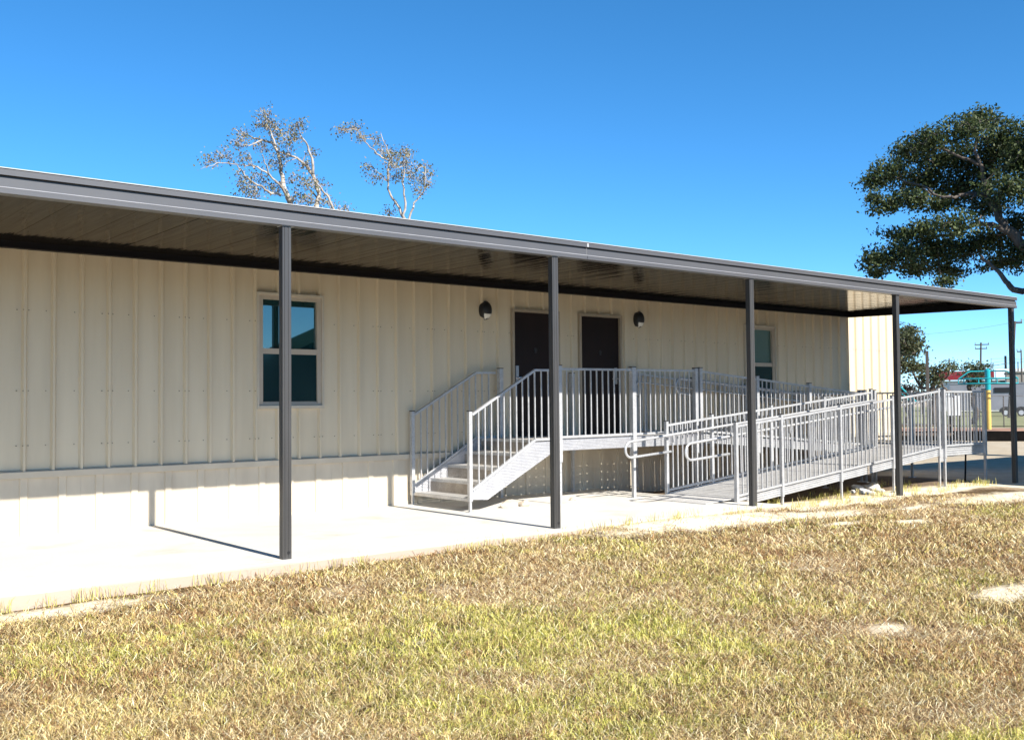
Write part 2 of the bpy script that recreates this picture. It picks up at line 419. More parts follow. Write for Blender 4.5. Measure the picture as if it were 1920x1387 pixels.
# ------------------------------------------------------------------ portable building
BX0, BX1, BD, BH = -7.0, 21.45, 8.2, 3.62
bld = thing('portable_building', (0, 0, 0), 'long tan metal-clad portable building with two brown doors behind the ramp', 'building')
RIB0, RP = 2.998, 0.3118
WIN = [(5.808, 6.788), (15.955, 16.935)]; WZ = (1.405, 2.940)
DOOR = [(10.12, 11.125), (11.567, 12.572)]; DZ = (0.905, 2.945)
HOLES = [(a+0.03, b-0.03, WZ[0]+0.03, WZ[1]-0.03) for a, b in WIN] + [(a+0.02, b-0.02, DZ[0]-0.05, DZ[1]-0.02) for a, b in DOOR]
def siding_panel(x0, x1, ribs, z0, z1, w_base, w_top, hgt, yb=0.0):
    pts = [(x0, yb)]
    for r in ribs:
        for dx, h in ((-w_base/2, 0), (-w_top/2, hgt), (w_top/2, hgt), (w_base/2, 0)):
            x = r+dx
            if x0 < x < x1: pts.append((x, yb-h))
            elif dx == -w_top/2 and x <= x0 <= r: pts[0] = (x0, yb-hgt)
    for r in ribs:
        if abs(r-x1) < w_top/2: pts.append((x1, yb-hgt))
    if pts[-1][0] < x1-1e-6: pts.append((x1, yb))
    xs_ = sorted(set([p[0] for p in pts] + [e for h in HOLES for e in h[:2] if x0 < e < x1]))
    px, py = [p[0] for p in pts], [p[1] for p in pts]
    mb = MB()
    for a, b in zip(xs_[:-1], xs_[1:]):
        ya, yb_ = np.interp(a, px, py), np.interp(b, px, py); mid = (a+b)/2
        spans = [(z0, z1)]
        for h in HOLES:
            if h[0] < mid < h[1]:
                ns = []
                for p, q in spans:
                    if h[2] > p: ns.append((p, min(q, h[2])))
                    if h[3] < q: ns.append((max(p, h[3]), q))
                spans = [x for x in ns if x[1] > x[0]+1e-6]
        for p, q in spans: mb.quad((a, ya, p), (b, yb_, p), (b, yb_, q), (a, ya, q))
    return mb
k0 = -30
x = RIB0 + k0*RP
ix = 0
while x < BX1-0.05:
    x1 = min(x+3*RP, BX1)
    if x1 > BX0:
        xa = max(x, BX0)
        ribs = [x + j*RP for j in range(4)]
        jit = 0.0004*(ix % 2)
        mb = siding_panel(xa, x1, ribs, 0.70, BH, 0.062, 0.024, 0.040, yb=-jit)
        mb.build('siding_panel', 'siding', bld)
        ix += 1
    x += 3*RP
SP = 0.4135; x = 3.4165 - 25*SP - SP/2; ix = 0
while x < BX1-0.05:
    x1 = min(x+2*SP, BX1)
    if x1 > BX0:
        xa = max(x, BX0)
        ribs = [x + SP*0.5, x+SP*1.5]
        siding_panel(xa, x1, ribs, -0.22, 0.66, 0.098, 0.076, 0.020, yb=0.010-0.002*(ix % 2)).build('skirt_panel', 'skirt', bld); ix += 1
    x += 2*SP
MB().prism([(0, 0.0, 0.745), (0, -0.034, 0.738), (0, -0.052, 0.725), (0, -0.046, 0.655), (0, -0.012, 0.652), (0, 0.0, 0.66)], (BX0, 0, 0), (BX1+0.03, 0, 0)).build('base_trim', 'trim', bld)
MB().box(BX1-0.06, BX1+0.034, -0.034, 0.0, 0.745, BH).box(BX1+0.0, BX1+0.034, 0.0, 0.07, 0.745, BH).build('corner_trim', 'trim', bld)
MB().box(BX1-0.012, BX1, 0.02, BD, -0.12, BH).build('end_wall', 'siding', bld)
MB().box(BX0, BX0+0.012, 0.02, BD, -0.12, BH).build('end_wall', 'siding', bld)
MB().box(BX0, BX1, BD, BD+0.012, -0.12, BH).build('back_wall', 'siding', bld)
MB().prism([(0, -0.05, BH), (0, BD+0.1, BH), (0, BD/2, BH+0.28)], (BX0-0.1, 0, 0), (BX1+0.1, 0, 0)).build('roof', 'concrete_roof', bld)
sc = MB()
for zr in (2.558, 1.641, 1.02):
    x = RIB0 + k0*RP; k = k0
    while x < BX1-0.2:
        if x > -3:
            xs_ = [x+0.232] + ([x-0.078, x-0.02, x+0.046] if k % 3 == 0 else [])
            for xx in xs_:
                if any(h[0]-0.05 < xx < h[1]+0.05 and h[2]-0.05 < zr < h[3]+0.05 for h in HOLES): continue
                yy = -0.040 if abs(xx-x) < 0.025 else (-0.001)
                sc.box(xx-0.005, xx+0.005, yy-0.008, yy, zr-0.005, zr+0.005)
        x += RP; k += 1
o = sc.build('siding_screws', 'screw', bld); o['kind'] = 'stuff'

def window(a, b, z0, z1, curtain):
    tr = MB()
    for q in ((a, a+0.03, z0, z1), (b-0.03, b, z0, z1), (a+0.03, b-0.03, z1-0.032, z1), (a+0.03, b-0.03, z0, z0+0.03)):
        tr.box(q[0], q[1], -0.054, 0.0, q[2], q[3])
    wd = tr.build('window', 'trim', bld)
    fr = MB(); ia, ib, iz0, iz1 = a+0.03, b-0.03, z0+0.03, z1-0.032
    for q in ((ia, ia+0.062, iz0, iz1), (ib-0.062, ib, iz0, iz1), (ia+0.062, ib-0.062, iz1-0.055, iz1), (ia+0.062, ib-0.062, iz0, iz0+0.045)):
        fr.box(q[0], q[1], -0.030, 0.06, q[2], q[3])
    fr.build('window_frame', 'sash', wd)
    zm = z0 + 0.762
    MB().box(ia+0.06, ib-0.06, -0.022, 0.03, zm-0.036, zm+0.036).build('meeting_rail', 'sash', wd)
    MB().box(ia-0.0, ib+0.0, -0.058, -0.031, iz0-0.008, iz0+0.012).build('sill', 'trim', wd)
    MB().box(ia+0.055, ib-0.055, 0.018, 0.024, zm+0.03, iz1-0.05).build('pane', 'pane_curtain' if curtain else 'pane_upper', wd)
    MB().box(ia+0.055, ib-0.055, -0.004, 0.002, iz0+0.04, zm-0.03).build('pane', 'pane_screen', wd)
    lp = MB()
    lp.box(ia+0.062, ib-0.062, -0.012, -0.005, iz0+0.045, iz0+0.065)
    lp.build('screen_rail', 'sash', wd)
    return wd
window(*WIN[0], *WZ, False); window(*WIN[1], *WZ, True)

def door(a, b, z0, z1, hinge_right):
    fr = MB()
    fr.box(a, a+0.045, -0.052, 0.06, z0, z1).box(b-0.045, b, -0.052, 0.06, z0, z1).box(a+0.045, b-0.045, -0.052, 0.06, z1-0.045, z1)
    fo = fr.build('door', 'door_frame', bld)
    MB().box(a+0.048, b-0.048, 0.0, 0.045, z0+0.02, z1-0.048).build('door_leaf', 'door', fo)
    MB().box(a+0.045, b-0.045, -0.06, 0.05, z0-0.01, z0+0.018).build('threshold', 'steel', fo)
    hx = b-0.055 if hinge_right else a+0.055
    for hz in (z1-0.30, z0+1.02, z0+0.25):
        MB().tube([(hx, -0.012, hz-0.06), (hx, -0.012, hz+0.06)], 0.009, 8).build('hinge', 'steel', fo)
    lx = a+0.125 if hinge_right else b-0.125
    sgn = 1 if hinge_right else -1
    zc = z0+1.0
    MB().box(lx-0.03, lx+0.03, -0.012, -0.001, zc-0.14, zc+0.14).build('lock_plate', 'steel', fo)
    MB().tube([(lx, -0.012, zc-0.05), (lx, -0.055, zc-0.05), (lx+sgn*0.03, -0.062, zc-0.05), (lx+sgn*0.13, -0.062, zc-0.052)], 0.011, 8).build('lever_handle', 'steel', fo)
    mid = (a+b)/2 + 0.01
    k = MB(); k.tube([(mid, -0.001, z0+1.4), (mid, -0.012, z0+1.4)], 0.033, 12); k.box(mid-0.022, mid+0.022, -0.01, -0.001, z0+1.35, z0+1.39)
    k.build('door_viewer', 'black', fo)
door(*DOOR[0], *DZ, True); door(*DOOR[1], *DZ, False)

def wall_lamp(x, z, label):
    t_ = thing('wall_lamp', (x, 0, z), label, 'wall lamp', 'oval bulkhead lamps beside the doors')
    def dome(x0, x1, z0, z1, A, B, Dp, sc_, n=14):
        mb = MB(); g = {}
        for i in range(n+1):
            for j in range(n+1):
                u = -1+2*i/n; v = -1+2*j/n
                # square to disc
                du, dv = u*math.sqrt(1-v*v/2), v*math.sqrt(1-u*u/2)
                r = du*du+dv*dv; y = -Dp*(max(0, 1-r))**0.45
                g[i, j] = (x+du*A, y, z+dv*B, du, dv)
        for i in range(n):
            for j in range(n):
                q = [g[i, j], g[i+1, j], g[i+1, j+1], g[i, j+1]]
                cu, cv = sum(p[3] for p in q)/4, sum(p[4] for p in q)/4
                if sc_(cu, cv): mb.quad(*[p[:3] for p in q])
        return mb
    lens = lambda u, v: v < -0.36 and abs(u) < 0.72*(1-max(0, (-v-0.36))*0.75) and v > -0.92
    MB().prism([(x+0.108*math.cos(a), 0, z+0.146*math.sin(a)) for a in [2*math.pi*i/28 for i in range(28)]], (0, -0.04, 0), (0, 0.0, 0)).build('back_plate', 'black', t_)
    hood = dome(0, 0, 0, 0, 0.104, 0.142, 0.085, lambda u, v: not lens(u, v))
    o = hood.build('hood', 'black', t_, smooth=True); o.location.y = -0.035
    o = dome(0, 0, 0, 0, 0.103, 0.141, 0.0845, lens).build('lens', 'lens', t_, smooth=True); o.location.y = -0.035
wall_lamp(9.60, 2.888, 'black oval wall lamp left of the first brown door, nearer the stairs')
wall_lamp(13.01, 2.90, 'black oval wall lamp right of the second brown door')

# ------------------------------------------------------------------ walkway canopy
CX0, CX1 = -7.0, 19.52
can = thing('walkway_canopy', (0, -3.6, 0), 'dark bronze flat walkway canopy with glossy ribbed underside along the building front', 'canopy')
YB = -3.62
def beam(x0, x1):
    prof = [(YB+0.11, 3.160), (YB-0.010, 3.160), (YB-0.010, 3.202), (YB, 3.208),
            (YB, 3.284), (YB+0.022, 3.286), (YB+0.022, 3.303), (YB-0.018, 3.305), (YB-0.018, 3.352), (YB-0.006, 3.358), (YB+0.11, 3.358)]
    return MB().prism([(0, y, z) for y, z in prof], (x0, 0, 0), (x1, 0, 0))
SPL = 8.36
for a, b in ((CX0, SPL-0.003), (SPL+0.003, CX1)):
    o = beam(a, b).build('front_beam', 'bronze', can); fix_normals(o.data)
MB().box(SPL-0.012, SPL+0.012, YB-0.020, YB-0.0185, 3.306, 3.350).box(SPL-0.003, SPL+0.003, YB+0.004, YB+0.05, 3.16, 3.358).build('splice_joint', 'white_edge', can)
MB().tube([(CX0, YB-0.009, 3.2065), (CX1, YB-0.009, 3.2065)], 0.0045, 6).build('highlight_bead', 'highlight_metal', can)  # thin light strip added to draw the bright highlight line along the lip
MB().box(CX0, CX1, YB-0.022, YB+0.06, 3.3585, 3.366).build('drip_edge', 'white_edge', can)
def zs(y): return 3.318 - 0.003*(y+1.8)
P0, PW = CX0, 0.3048
npan = int((CX1-P0)/PW)
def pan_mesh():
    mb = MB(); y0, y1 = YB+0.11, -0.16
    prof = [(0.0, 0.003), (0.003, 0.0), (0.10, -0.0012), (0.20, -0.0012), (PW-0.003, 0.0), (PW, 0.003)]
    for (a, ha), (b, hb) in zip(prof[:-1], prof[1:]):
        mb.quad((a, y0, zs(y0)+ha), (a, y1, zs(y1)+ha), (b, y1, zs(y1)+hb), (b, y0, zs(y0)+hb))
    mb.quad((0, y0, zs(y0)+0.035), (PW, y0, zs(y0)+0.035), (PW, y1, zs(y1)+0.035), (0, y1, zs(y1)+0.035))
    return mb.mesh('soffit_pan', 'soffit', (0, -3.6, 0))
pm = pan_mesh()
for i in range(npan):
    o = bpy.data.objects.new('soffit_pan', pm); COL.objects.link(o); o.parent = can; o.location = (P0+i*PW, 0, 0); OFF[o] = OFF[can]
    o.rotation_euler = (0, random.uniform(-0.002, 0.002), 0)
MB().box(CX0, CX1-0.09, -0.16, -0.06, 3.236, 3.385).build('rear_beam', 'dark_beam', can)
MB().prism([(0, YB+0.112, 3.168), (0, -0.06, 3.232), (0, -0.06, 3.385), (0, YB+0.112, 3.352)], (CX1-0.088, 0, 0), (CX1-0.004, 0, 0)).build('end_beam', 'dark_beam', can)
MB().prism([(0, YB+0.112, 3.366), (0, -0.05, 3.392), (0, -0.05, 3.396), (0, YB+0.112, 3.370)], (CX0, 0, 0), (CX1, 0, 0)).build('roof_sheet', 'bronze', can)
PX = [(4.395, 0.0), (7.814, 0.0), (11.479, 0.0), (15.286, -0.10), (19.375-0.02, -0.125)]
for i, (px, pz) in enumerate(PX):
    wx, wy = 0.090, 0.076; y0 = YB+0.012; y1 = y0+wy
    # tube with two shallow grooves in each face
    prof = []
    def side(a, b):
        a, b = Vector(a), Vector(b); d = b-a; n = Vector((d.y, -d.x)).normalized()*-0.005
        return [a+d*0.02, a+d*0.16+n*0, a+d*0.19+n, a+d*0.23+n, a+d*0.26, a+d*0.60, a+d*0.63+n, a+d*0.67+n, a+d*0.70, a+d*0.98]
    cs = [(px, y0), (px+wx, y0), (px+wx, y1), (px, y1)]
    for q in range(4): prof += side(cs[q], cs[(q+1) % 4])
    mb = MB().prism([(p.x, p.y, 0) for p in prof], (0, 0, pz), (0, 0, 3.153))
    po = mb.build('post', 'bronze_post', can); fix_normals(po.data)
    MB().box(px-0.012, px+wx+0.03, y0-0.008, y1+0.012, 3.1535, 3.1595).build('cap_plate', 'white_edge' if i < 3 else 'bronze', po)
    if i < 2:
        hx, hz = px+0.058, 0.062
        MB().prism([(hx+0.016*math.cos(a), y0-0.0015, hz+0.016*math.sin(a)) for a in [2*math.pi*j/16 for j in range(16)]], (0, 0, 0), (0, 0.02, 0)).build('bolt_hole', 'black', po)

# ------------------------------------------------------------------ stairs, landing, ramps
PK = {}
def picket(parent, x, y, z0, z1):
    L = round(z1-z0, 3)
    if L not in PK: PK[L] = MB().box(-0.0088, 0.0088, -0.0088, 0.0088, 0, L).mesh('picket', 'alu')
    o = bpy.data.objects.new('picket', PK[L]); COL.objects.link(o); o.parent = parent
    o.location = Vector((x, y, z0)) - OFF[parent]; OFF[o] = OFF[parent]
    return o
def railing(parent, p, q, ztop, zbot, pitch=0.118, skip_ends=True):
    """p,q=(x,y) ends, ztop,zbot = heights at p and q"""
    mb = MB()
    mb.bar((p[0], p[1], ztop[0]), (q[0], q[1], ztop[1]), 0.038, 0.032)
    r = mb.build('railing', 'alu', parent)
    MB().bar((p[0], p[1], zbot[0]), (q[0], q[1], zbot[1]), 0.038, 0.032).build('bottom_rail', 'alu', r)
    L = math.hypot(q[0]-p[0], q[1]-p[1]); n = max(1, int(round(L/pitch)))
    for i in range(1, n):
        f = i/n
        picket(r, p[0]+(q[0]-p[0])*f, p[1]+(q[1]-p[1])*f, zbot[0]+(zbot[1]-zbot[0])*f+0.012, ztop[0]+(ztop[1]-ztop[0])*f-0.012)
    return r
def post(parent, x, y, z0, z1, w, leg=None):
    mb = MB().box(x-w/2, x+w/2, y-w/2, y+w/2, z0 if leg is None else leg, z1)
    if leg is not None:
        mb.box(x-w*0.32, x+w*0.32, y-w*0.32, y+w*0.32, z0, leg+0.02).box(x-w*0.9, x+w*0.9, y-w*0.9, y+w*0.9, z0-0.004, z0+0.008)
    po = mb.build('post', 'alu', parent)
    MB().box(x-w/2-0.003, x+w/2+0.003, y-w/2-0.003, y+w/2+0.003, z1, z1+0.012).build('post_cap', 'black', po)
    MB().tube([(x-w/2-0.004, y, z1-0.35), (x+w/2+0.004, y, z1-0.35)], 0.007, 6).build('bolt', 'steel', po)
    return po
def holed(x0, x1, y0, y1, z, cell, hole, mb=None):
    """sheet with a grid of square holes"""
    mb = mb or MB(); nx_ = max(1, int((x1-x0)/cell[0])); ny_ = max(1, int((y1-y0)/cell[1]))
    dx, dy = (x1-x0)/nx_, (y1-y0)/ny_
    for i in range(nx_):
        for j in range(ny_):
            a, b = x0+i*dx, y0+j*dy; cx_, cy_ = a+dx/2, b+dy/2; h = hole/2
            p = [(a, b), (a+dx, b), (a+dx, b+dy), (a, b+dy)]; q = [(cx_-h, cy_-h), (cx_+h, cy_-h), (cx_+h, cy_+h), (cx_-h, cy_+h)]
            for k in range(4):
                mb.quad((*p[k], z), (*p[(k+1) % 4], z), (*q[(k+1) % 4], z), (*q[k], z))
    return mb
def loop_rail(parent, xpost, y, zt, slope, x_end, x_far, zdrop=0.235, r=0.019):
    """round handrail that runs past the post and turns back down to it"""
    pts = []
    n = 10; rad = zdrop/2
    x_c = x_end+rad
    z_at = lambda x: zt + slope*(x-xpost)
    pts.append((x_far, y, z_at(x_far)))
    k = 8
    for i in range(1, k): pts.append((x_far+(x_c-x_far)*i/k, y, z_at(x_far+(x_c-x_far)*i/k)))
    for i in range(n+1):
        a = math.pi/2 + math.pi*i/n
        pts.append((x_c+rad*math.cos(a), y, z_at(x_c)-rad+rad*math.sin(a)))
    pts.append((xpost-0.02, y, z_at(xpost)-zdrop-0.02))
    MB().tube(pts, r, 10).build('handrail', 'alu', parent, smooth=True)
    for i in range(5):
        x = xpost+0.03 + (x_far-xpost-0.1)*i/4
        MB().bar((x, y, z_at(x)-0.015), (x+0.012, y-0.0, z_at(x)-0.12), 0.03, 0.012).build('handrail_bracket', 'alu', parent)

DECK = 0.925
# stairs
st = thing('metal_staircase', (8.2, -0.78, 0), 'bright galvanised metal staircase with open picket rails rising to the doors', 'staircase')
ST_Y = (-1.46, -0.10); X_S, RUN = 8.2, 0.3115
for y, nm in ((ST_Y[0], 0), (ST_Y[1], 1)):
    pts = [(8.175, 0, 0.165), (8.50, 0, 0.145), (9.74, 0, 0.765), (9.74, 0, 0.905), (9.36, 0, 0.905), (8.235, 0, 0.275), (8.175, 0, 0.255)]
    o = MB().prism(pts, (0, y-0.005, 0), (0, y+0.005, 0)).build('stringer', 'diamond', st); fix_normals(o.data)
    yr = y - 0.012 if nm == 0 else y+0.012
    r = railing(st, (8.235, yr), (9.345, yr), (1.300, 1.910), (0.292, 0.928), 0.112)
    r2 = railing(st, (9.345, yr), (9.735, yr), (1.915, 1.920), (0.932, 0.935), 0.112)
    picket(r2, 9.352, yr, 0.93, 1.905)
    post(st, 8.198, yr, 0.0, 1.345, 0.052, leg=0.14)
for k in range(4):
    x0 = X_S + k*RUN; z = 0.18 + k*0.187
    t_ = holed(x0, x0+RUN+0.01, ST_Y[0]+0.008, ST_Y[1]-0.008, z, (0.026, 0.045), 0.011)
    t_.box(x0-0.004, x0+0.006, ST_Y[0]+0.008, ST_Y[1]-0.008, z-0.042, z+0.002)
    t_.build('tread', 'alu_deck', st)
    MB().box(x0+RUN-0.012, x0+RUN-0.006, ST_Y[0]+0.01, ST_Y[1]-0.01, z+0.006, z+0.143).build('riser', 'riser', st)
MB().box(9.448, 9.742, ST_Y[0]+0.008, ST_Y[1]-0.008, DECK-0.012, DECK-0.002).box(9.444, 9.4475, ST_Y[0]+0.008, ST_Y[1]-0.008, DECK-0.055, DECK).build('tread', 'alu_deck', st)

# landing
la = thing('landing_platform', (11.25, -0.8, 0), 'level metal landing platform in front of the two brown doors', 'platform')
LY = -1.5
d = MB()
holed(9.75, 12.79, LY+0.02, -0.07, DECK, (0.152, 0.168), 0.017, d)
d.build('deck', 'alu_deck', la)
MB().box(9.75, 12.79, LY-0.005, LY+0.006, 0.762, 0.936).build('fascia', 'diamond', la)
MB().box(9.75, 12.79, LY+0.008, LY+0.05, 0.765, 0.79).box(9.75, 12.79, -0.1, -0.09, 0.80, 0.915).box(9.745, 9.75, LY, -0.09, 0.78, 0.915).build('deck_frame', 'alu', la)
railing(la, (9.80, LY-0.02), (11.25, LY-0.02), (1.937, 1.945), (0.958, 0.965))
railing(la, (11.33, LY-0.02), (12.71, LY-0.02), (1.945, 1.950), (0.965, 0.968))
post(la, 9.775, LY-0.02, 0.0, 1.985, 0.062, leg=0.60)
post(la, 11.29, LY-0.02, 0.0, 1.985, 0.078, leg=0.62)
post(la, 12.745, LY-0.02, 0.0, 1.99, 0.066, leg=0.62)
post(la, 9.80, -0.13, 0.0, 1.985, 0.07, leg=0.62)
post(la, 11.33, -0.10, 0.0, 1.93, 0.07, leg=0.62)
post(la, 12.745, -0.13, 0.0, 1.99, 0.066, leg=0.62)

def groove(mb, x0, x1, y, out, zl, zr, h):
    """side channel of an extruded ramp: ribs standing out towards 'out' (+1/-1 in y)"""
    n = 4
    mb.shear(x0, x1, min(y, y+out*0.012), max(y, y+out*0.012), zl-h, zl, zr-h, zr)
    for i in range(n):
        a = -h + h*(i+0.18)/n; b = a + h/n*0.45
        ya, yb = y+out*0.012, y+out*0.024
        mb.shear(x0, x1, min(ya, yb), max(ya, yb), zl+a, zl+b, zr+a, zr+b)
    return mb
PLK = {}
def planks(parent, x0, x1, y0, y1, z0, z1, pitch=0.152):
    n = int(round((x1-x0)/pitch)); dx = (x1-x0)/n; ang = math.atan2(z1-z0, x1-x0)
    key = (round(dx, 4), round(y1-y0, 3))
    if key not in PLK:
        mb = MB(); L = dx/math.cos(ang)-0.005
        mb.box(0, L, y0, y1, -0.03, -0.004)
        for i in range(3):
            mb.box(L*(i+0.08)/3, L*(i+0.80)/3, y0, y1, -0.004, 0.0)
        PLK[key] = mb.mesh('deck_plank', 'alu_deck', (0, (y0+y1)/2, 0))
    for i in range(n):
        o = bpy.data.objects.new('deck_plank', PLK[key]); COL.objects.link(o); o.parent = parent
        x = x0+i*dx; o.location = Vector((x, (y0+y1)/2, z0+(z1-z0)*i/n)) - OFF[parent]; o.rotation_euler = (0, -ang, 0); OFF[o] = OFF[parent]
PZ = 0.555
# upper run, beside the wall
ur = thing('access_ramp', (15.2, -0.8, 0), 'upper metal ramp run in canopy shade close along the building wall', 'ramp')
UX0, UX1 = 12.81, 17.60
planks(ur, UX0, UX1, LY+0.03, -0.11, DECK, PZ)
g = MB(); groove(g, UX0, UX1, LY+0.015, -1, DECK+0.012, PZ+0.012, 0.15); g.build('side_channel', 'alu', ur)
g = MB(); groove(g, UX0, UX1, -0.095, 1, DECK+0.012, PZ+0.012, 0.15); g.build('side_channel', 'alu', ur)
uz = lambda x: (DECK + (PZ-DECK)*(x-UX0)/(UX1-UX0))
posts_u = [12.86, 14.35, 15.88, 17.53]
for y in (LY-0.02, -0.075):
    for a, b in zip(posts_u[:-1], posts_u[1:]):
        railing(ur, (a+0.03, y), (b-0.03, y), (uz(a)+1.02, uz(b)+1.02), (uz(a)+0.05, uz(b)+0.05))
    for i, x in enumerate(posts_u):
        post(ur, x, y, -0.11 if x > 13 else -0.02, uz(x)+1.075, 0.066, leg=uz(x)-0.25)
sl_u = (PZ-DECK)/(UX1-UX0)
loop_rail(ur, 12.86, LY+0.06, 1.80, sl_u, 12.36, 17.5)
loop_rail(ur, 12.86, -0.16, 1.80, sl_u, 12.75, 17.5)
# lower run, out front
lr = thing('access_ramp', (14.7, -2.4, 0), 'lower sunlit metal ramp run sloping down to the concrete, with looped handrail ends', 'ramp')
IY, OY = -1.763, -3.06
LX0, LX1 = 11.80, 17.62
lz = lambda x: 0.045 + (PZ-0.045)*(x-LX0)/(LX1-LX0)
planks(lr, LX0, LX1, OY+0.03, IY-0.03, 0.045, PZ)
for y, s_ in ((OY+0.014, -1), (IY-0.014, 1)):
    g = MB(); groove(g, LX0+0.25, LX1, y, s_, lz(LX0+0.25)+0.014, PZ+0.014, 0.135); g.build('side_channel', 'alu', lr)
    MB().shear(LX0, LX0+0.25, y-0.006, y+0.006, 0.0, 0.058, lz(LX0+0.25)-0.05, lz(LX0+0.25)+0.014).build('side_channel', 'alu', lr)
MB().box(15.22, 15.27, OY-0.016, OY-0.010, lz(15.25)-0.125, lz(15.25)+0.014).build('channel_joint', 'riser', lr)
MB().shear(11.20, LX0-0.002, OY+0.06, IY-0.06, 0.002, 0.010, 0.034, 0.044).build('entry_plate', 'alu_deck', lr)
posts_l = [11.79, 12.87, 14.435, 16.0, 17.545]
for y in (OY-0.02, IY+0.02):
    for a, b in zip(posts_l[:-1], posts_l[1:]):
        railing(lr, (a+0.025, y), (b-0.025, y), (lz(a)+1.045, lz(b)+1.045), (lz(a)+0.045, lz(b)+0.045))
    for i, x in enumerate(posts_l):
        foot = 0.0 if i == 0 else float(gz(np.array(x), np.array(y)))
        post(lr, x, y, foot+0.004, lz(x)+1.105, 0.05, leg=(lz(x)-0.13) if i else None)
sl_l = (PZ-0.045)/(LX1-LX0)
loop_rail(lr, 11.79, IY-0.085, 0.945, sl_l, 10.78, 17.5)
loop_rail(lr, 11.79, OY+0.085, 0.945, sl_l, 10.82, 17.5)
# turning platform
tp = thing('turning_platform', (18.4, -1.6, 0), 'square metal turning platform joining both ramp runs at the far end', 'platform')
TX0, TX1 = 17.63, 19.27
planks(tp, TX0, TX1, OY+0.03, -0.11, PZ+0.002, PZ+0.002)
g = MB(); groove(g, TX0+0.09, TX1, OY+0.014, -1, PZ+0.03, PZ+0.03, 0.165); g.build('side_channel', 'alu', tp)
MB().box(TX1-0.02, TX1+0.005, OY+0.02, -0.1, PZ-0.135, PZ+0.03).box(TX0, TX0+0.02, IY, LY, PZ-0.135, PZ).build('deck_frame', 'alu', tp)
MB().box(TX0-0.02, TX0+0.085, OY-0.010, OY+0.008, PZ-0.22, PZ+0.0).build('joint_plate', 'alu', tp)
zt_, zb_ = PZ+1.035, PZ+0.055
railing(tp, (17.78, OY-0.02), (19.20, OY-0.02), (zt_, zt_), (zb_, zb_))
railing(tp, (TX1-0.01, OY+0.03), (TX1-0.01, -1.62), (zt_, zt_), (zb_, zb_)); railing(tp, (TX1-0.01, -1.56), (TX1-0.01, -0.12), (zt_, zt_), (zb_, zb_))
railing(tp, (17.70, -0.085), (19.20, -0.085), (zt_, zt_), (zb_, zb_))
railing(tp, (17.66, IY+0.02), (17.66, LY-0.05), (zt_, zt_), (zb_, zb_))
for x, y in ((17.735, OY-0.02), (TX1-0.01, OY-0.02), (TX1-0.01, -1.59), (TX1-0.01, -0.085), (17.66, -0.085), (17.66, IY+0.02), (17.66, LY-0.04)):
    post(tp, x, y, float(gz(np.array(x), np.array(y)))+0.004, PZ+1.08, 0.062, leg=PZ-0.16)
MB().bar((18.75, OY+0.1, PZ-0.13), (19.2, OY+0.35, -0.11), 0.03, 0.03).build('brace', 'dark_beam', tp)

# ------------------------------------------------------------------ rocks, rubble, block
def rock(name, loc, r, label, cat, mat, seed, group=None):
    rg = random.Random(seed)
    import bmesh
    bm = bmesh.new(); bmesh.ops.create_icosphere(bm, subdivisions=2, radius=1)
    ph = [rg.uniform(0, 6.28) for _ in range(6)]
    cuts = [Vector((rg.uniform(-1, 1), rg.uniform(-1, 1), rg.uniform(-0.2, 1))).normalized() for _ in range(7)]
    for v in bm.verts:
        p = v.co.copy()
        for c in cuts:
            dd = p.dot(c)
            if dd > 0.72: p -= c*(dd-0.72)
        k = 1 + 0.10*math.sin(p.x*4+ph[0])*math.sin(p.y*4+ph[1])
        v.co = Vector((p.x*r[0]*k, p.y*r[1]*k, p.z*r[2]*k))
    me_ = bpy.data.meshes.new(name); bm.to_mesh(me_); bm.free(); me_.materials.append(MATS[mat])
    o = put(name, me_); o.location = (loc[0], loc[1], loc[2]+r[2]*0.55); o.rotation_euler = (0, 0, rg.uniform(0, 6))
    return tag(o, label, cat, group)
p = on((955, 951), 'z', 0.0); rock('rock', (p[0], p[1], 0), (0.15, 0.09, 0.075), 'larger pale rock on the concrete just right of the stairs', 'rock', 'rock', 3)
p = on((983, 948), 'z', 0.0); rock('rock', (p[0], p[1], 0), (0.12, 0.09, 0.06), 'smaller pale rock right beside the larger one by the stairs', 'rock', 'rock', 8)
p = on((1074, 937), 'z', 0.0); rock('rock', (p[0], p[1], 0), (0.09, 0.06, 0.03), 'small reddish stone under the landing, seen just right of the second canopy post', 'rock', 'rock', 12)
CHUNK = ['second largest pale concrete chunk at the upper left of the heap beside the lower ramp', 'medium concrete chunk at the top middle of the heap beside the lower ramp', 'largest pale concrete chunk in the heap beside the lower ramp',
         'small concrete chunk at the right end of the heap beside the lower ramp', 'flat concrete chunk at the lower middle of the heap beside the lower ramp', 'smallest concrete chunk at the left end of the heap beside the lower ramp', 'small concrete chunk in front at the lower right of the heap by the ramp']
for i, (px, py, rr) in enumerate([(1607, 917, .13), (1622, 915, .10), (1637, 917, .15), (1650, 921, .09), (1618, 924, .11), (1598, 923, .07), (1633, 925, .08)]):
    q = on((px, py), 'z', -0.115); rock('rubble_chunk', (q[0], q[1], -0.125), (rr*1.2, rr, rr*0.55), CHUNK[i], 'rubble', 'rubble', 30+i, 'concrete chunks heaped beside the lower ramp')
o = MB().box(11.72, 12.02, OY-0.10, OY+0.06, -0.06, -0.004).build('timber_block', 'timber'); o.location = (0, 0, 0)
tag(o, 'short yellow timber block under the foot of the lower ramp', 'block')

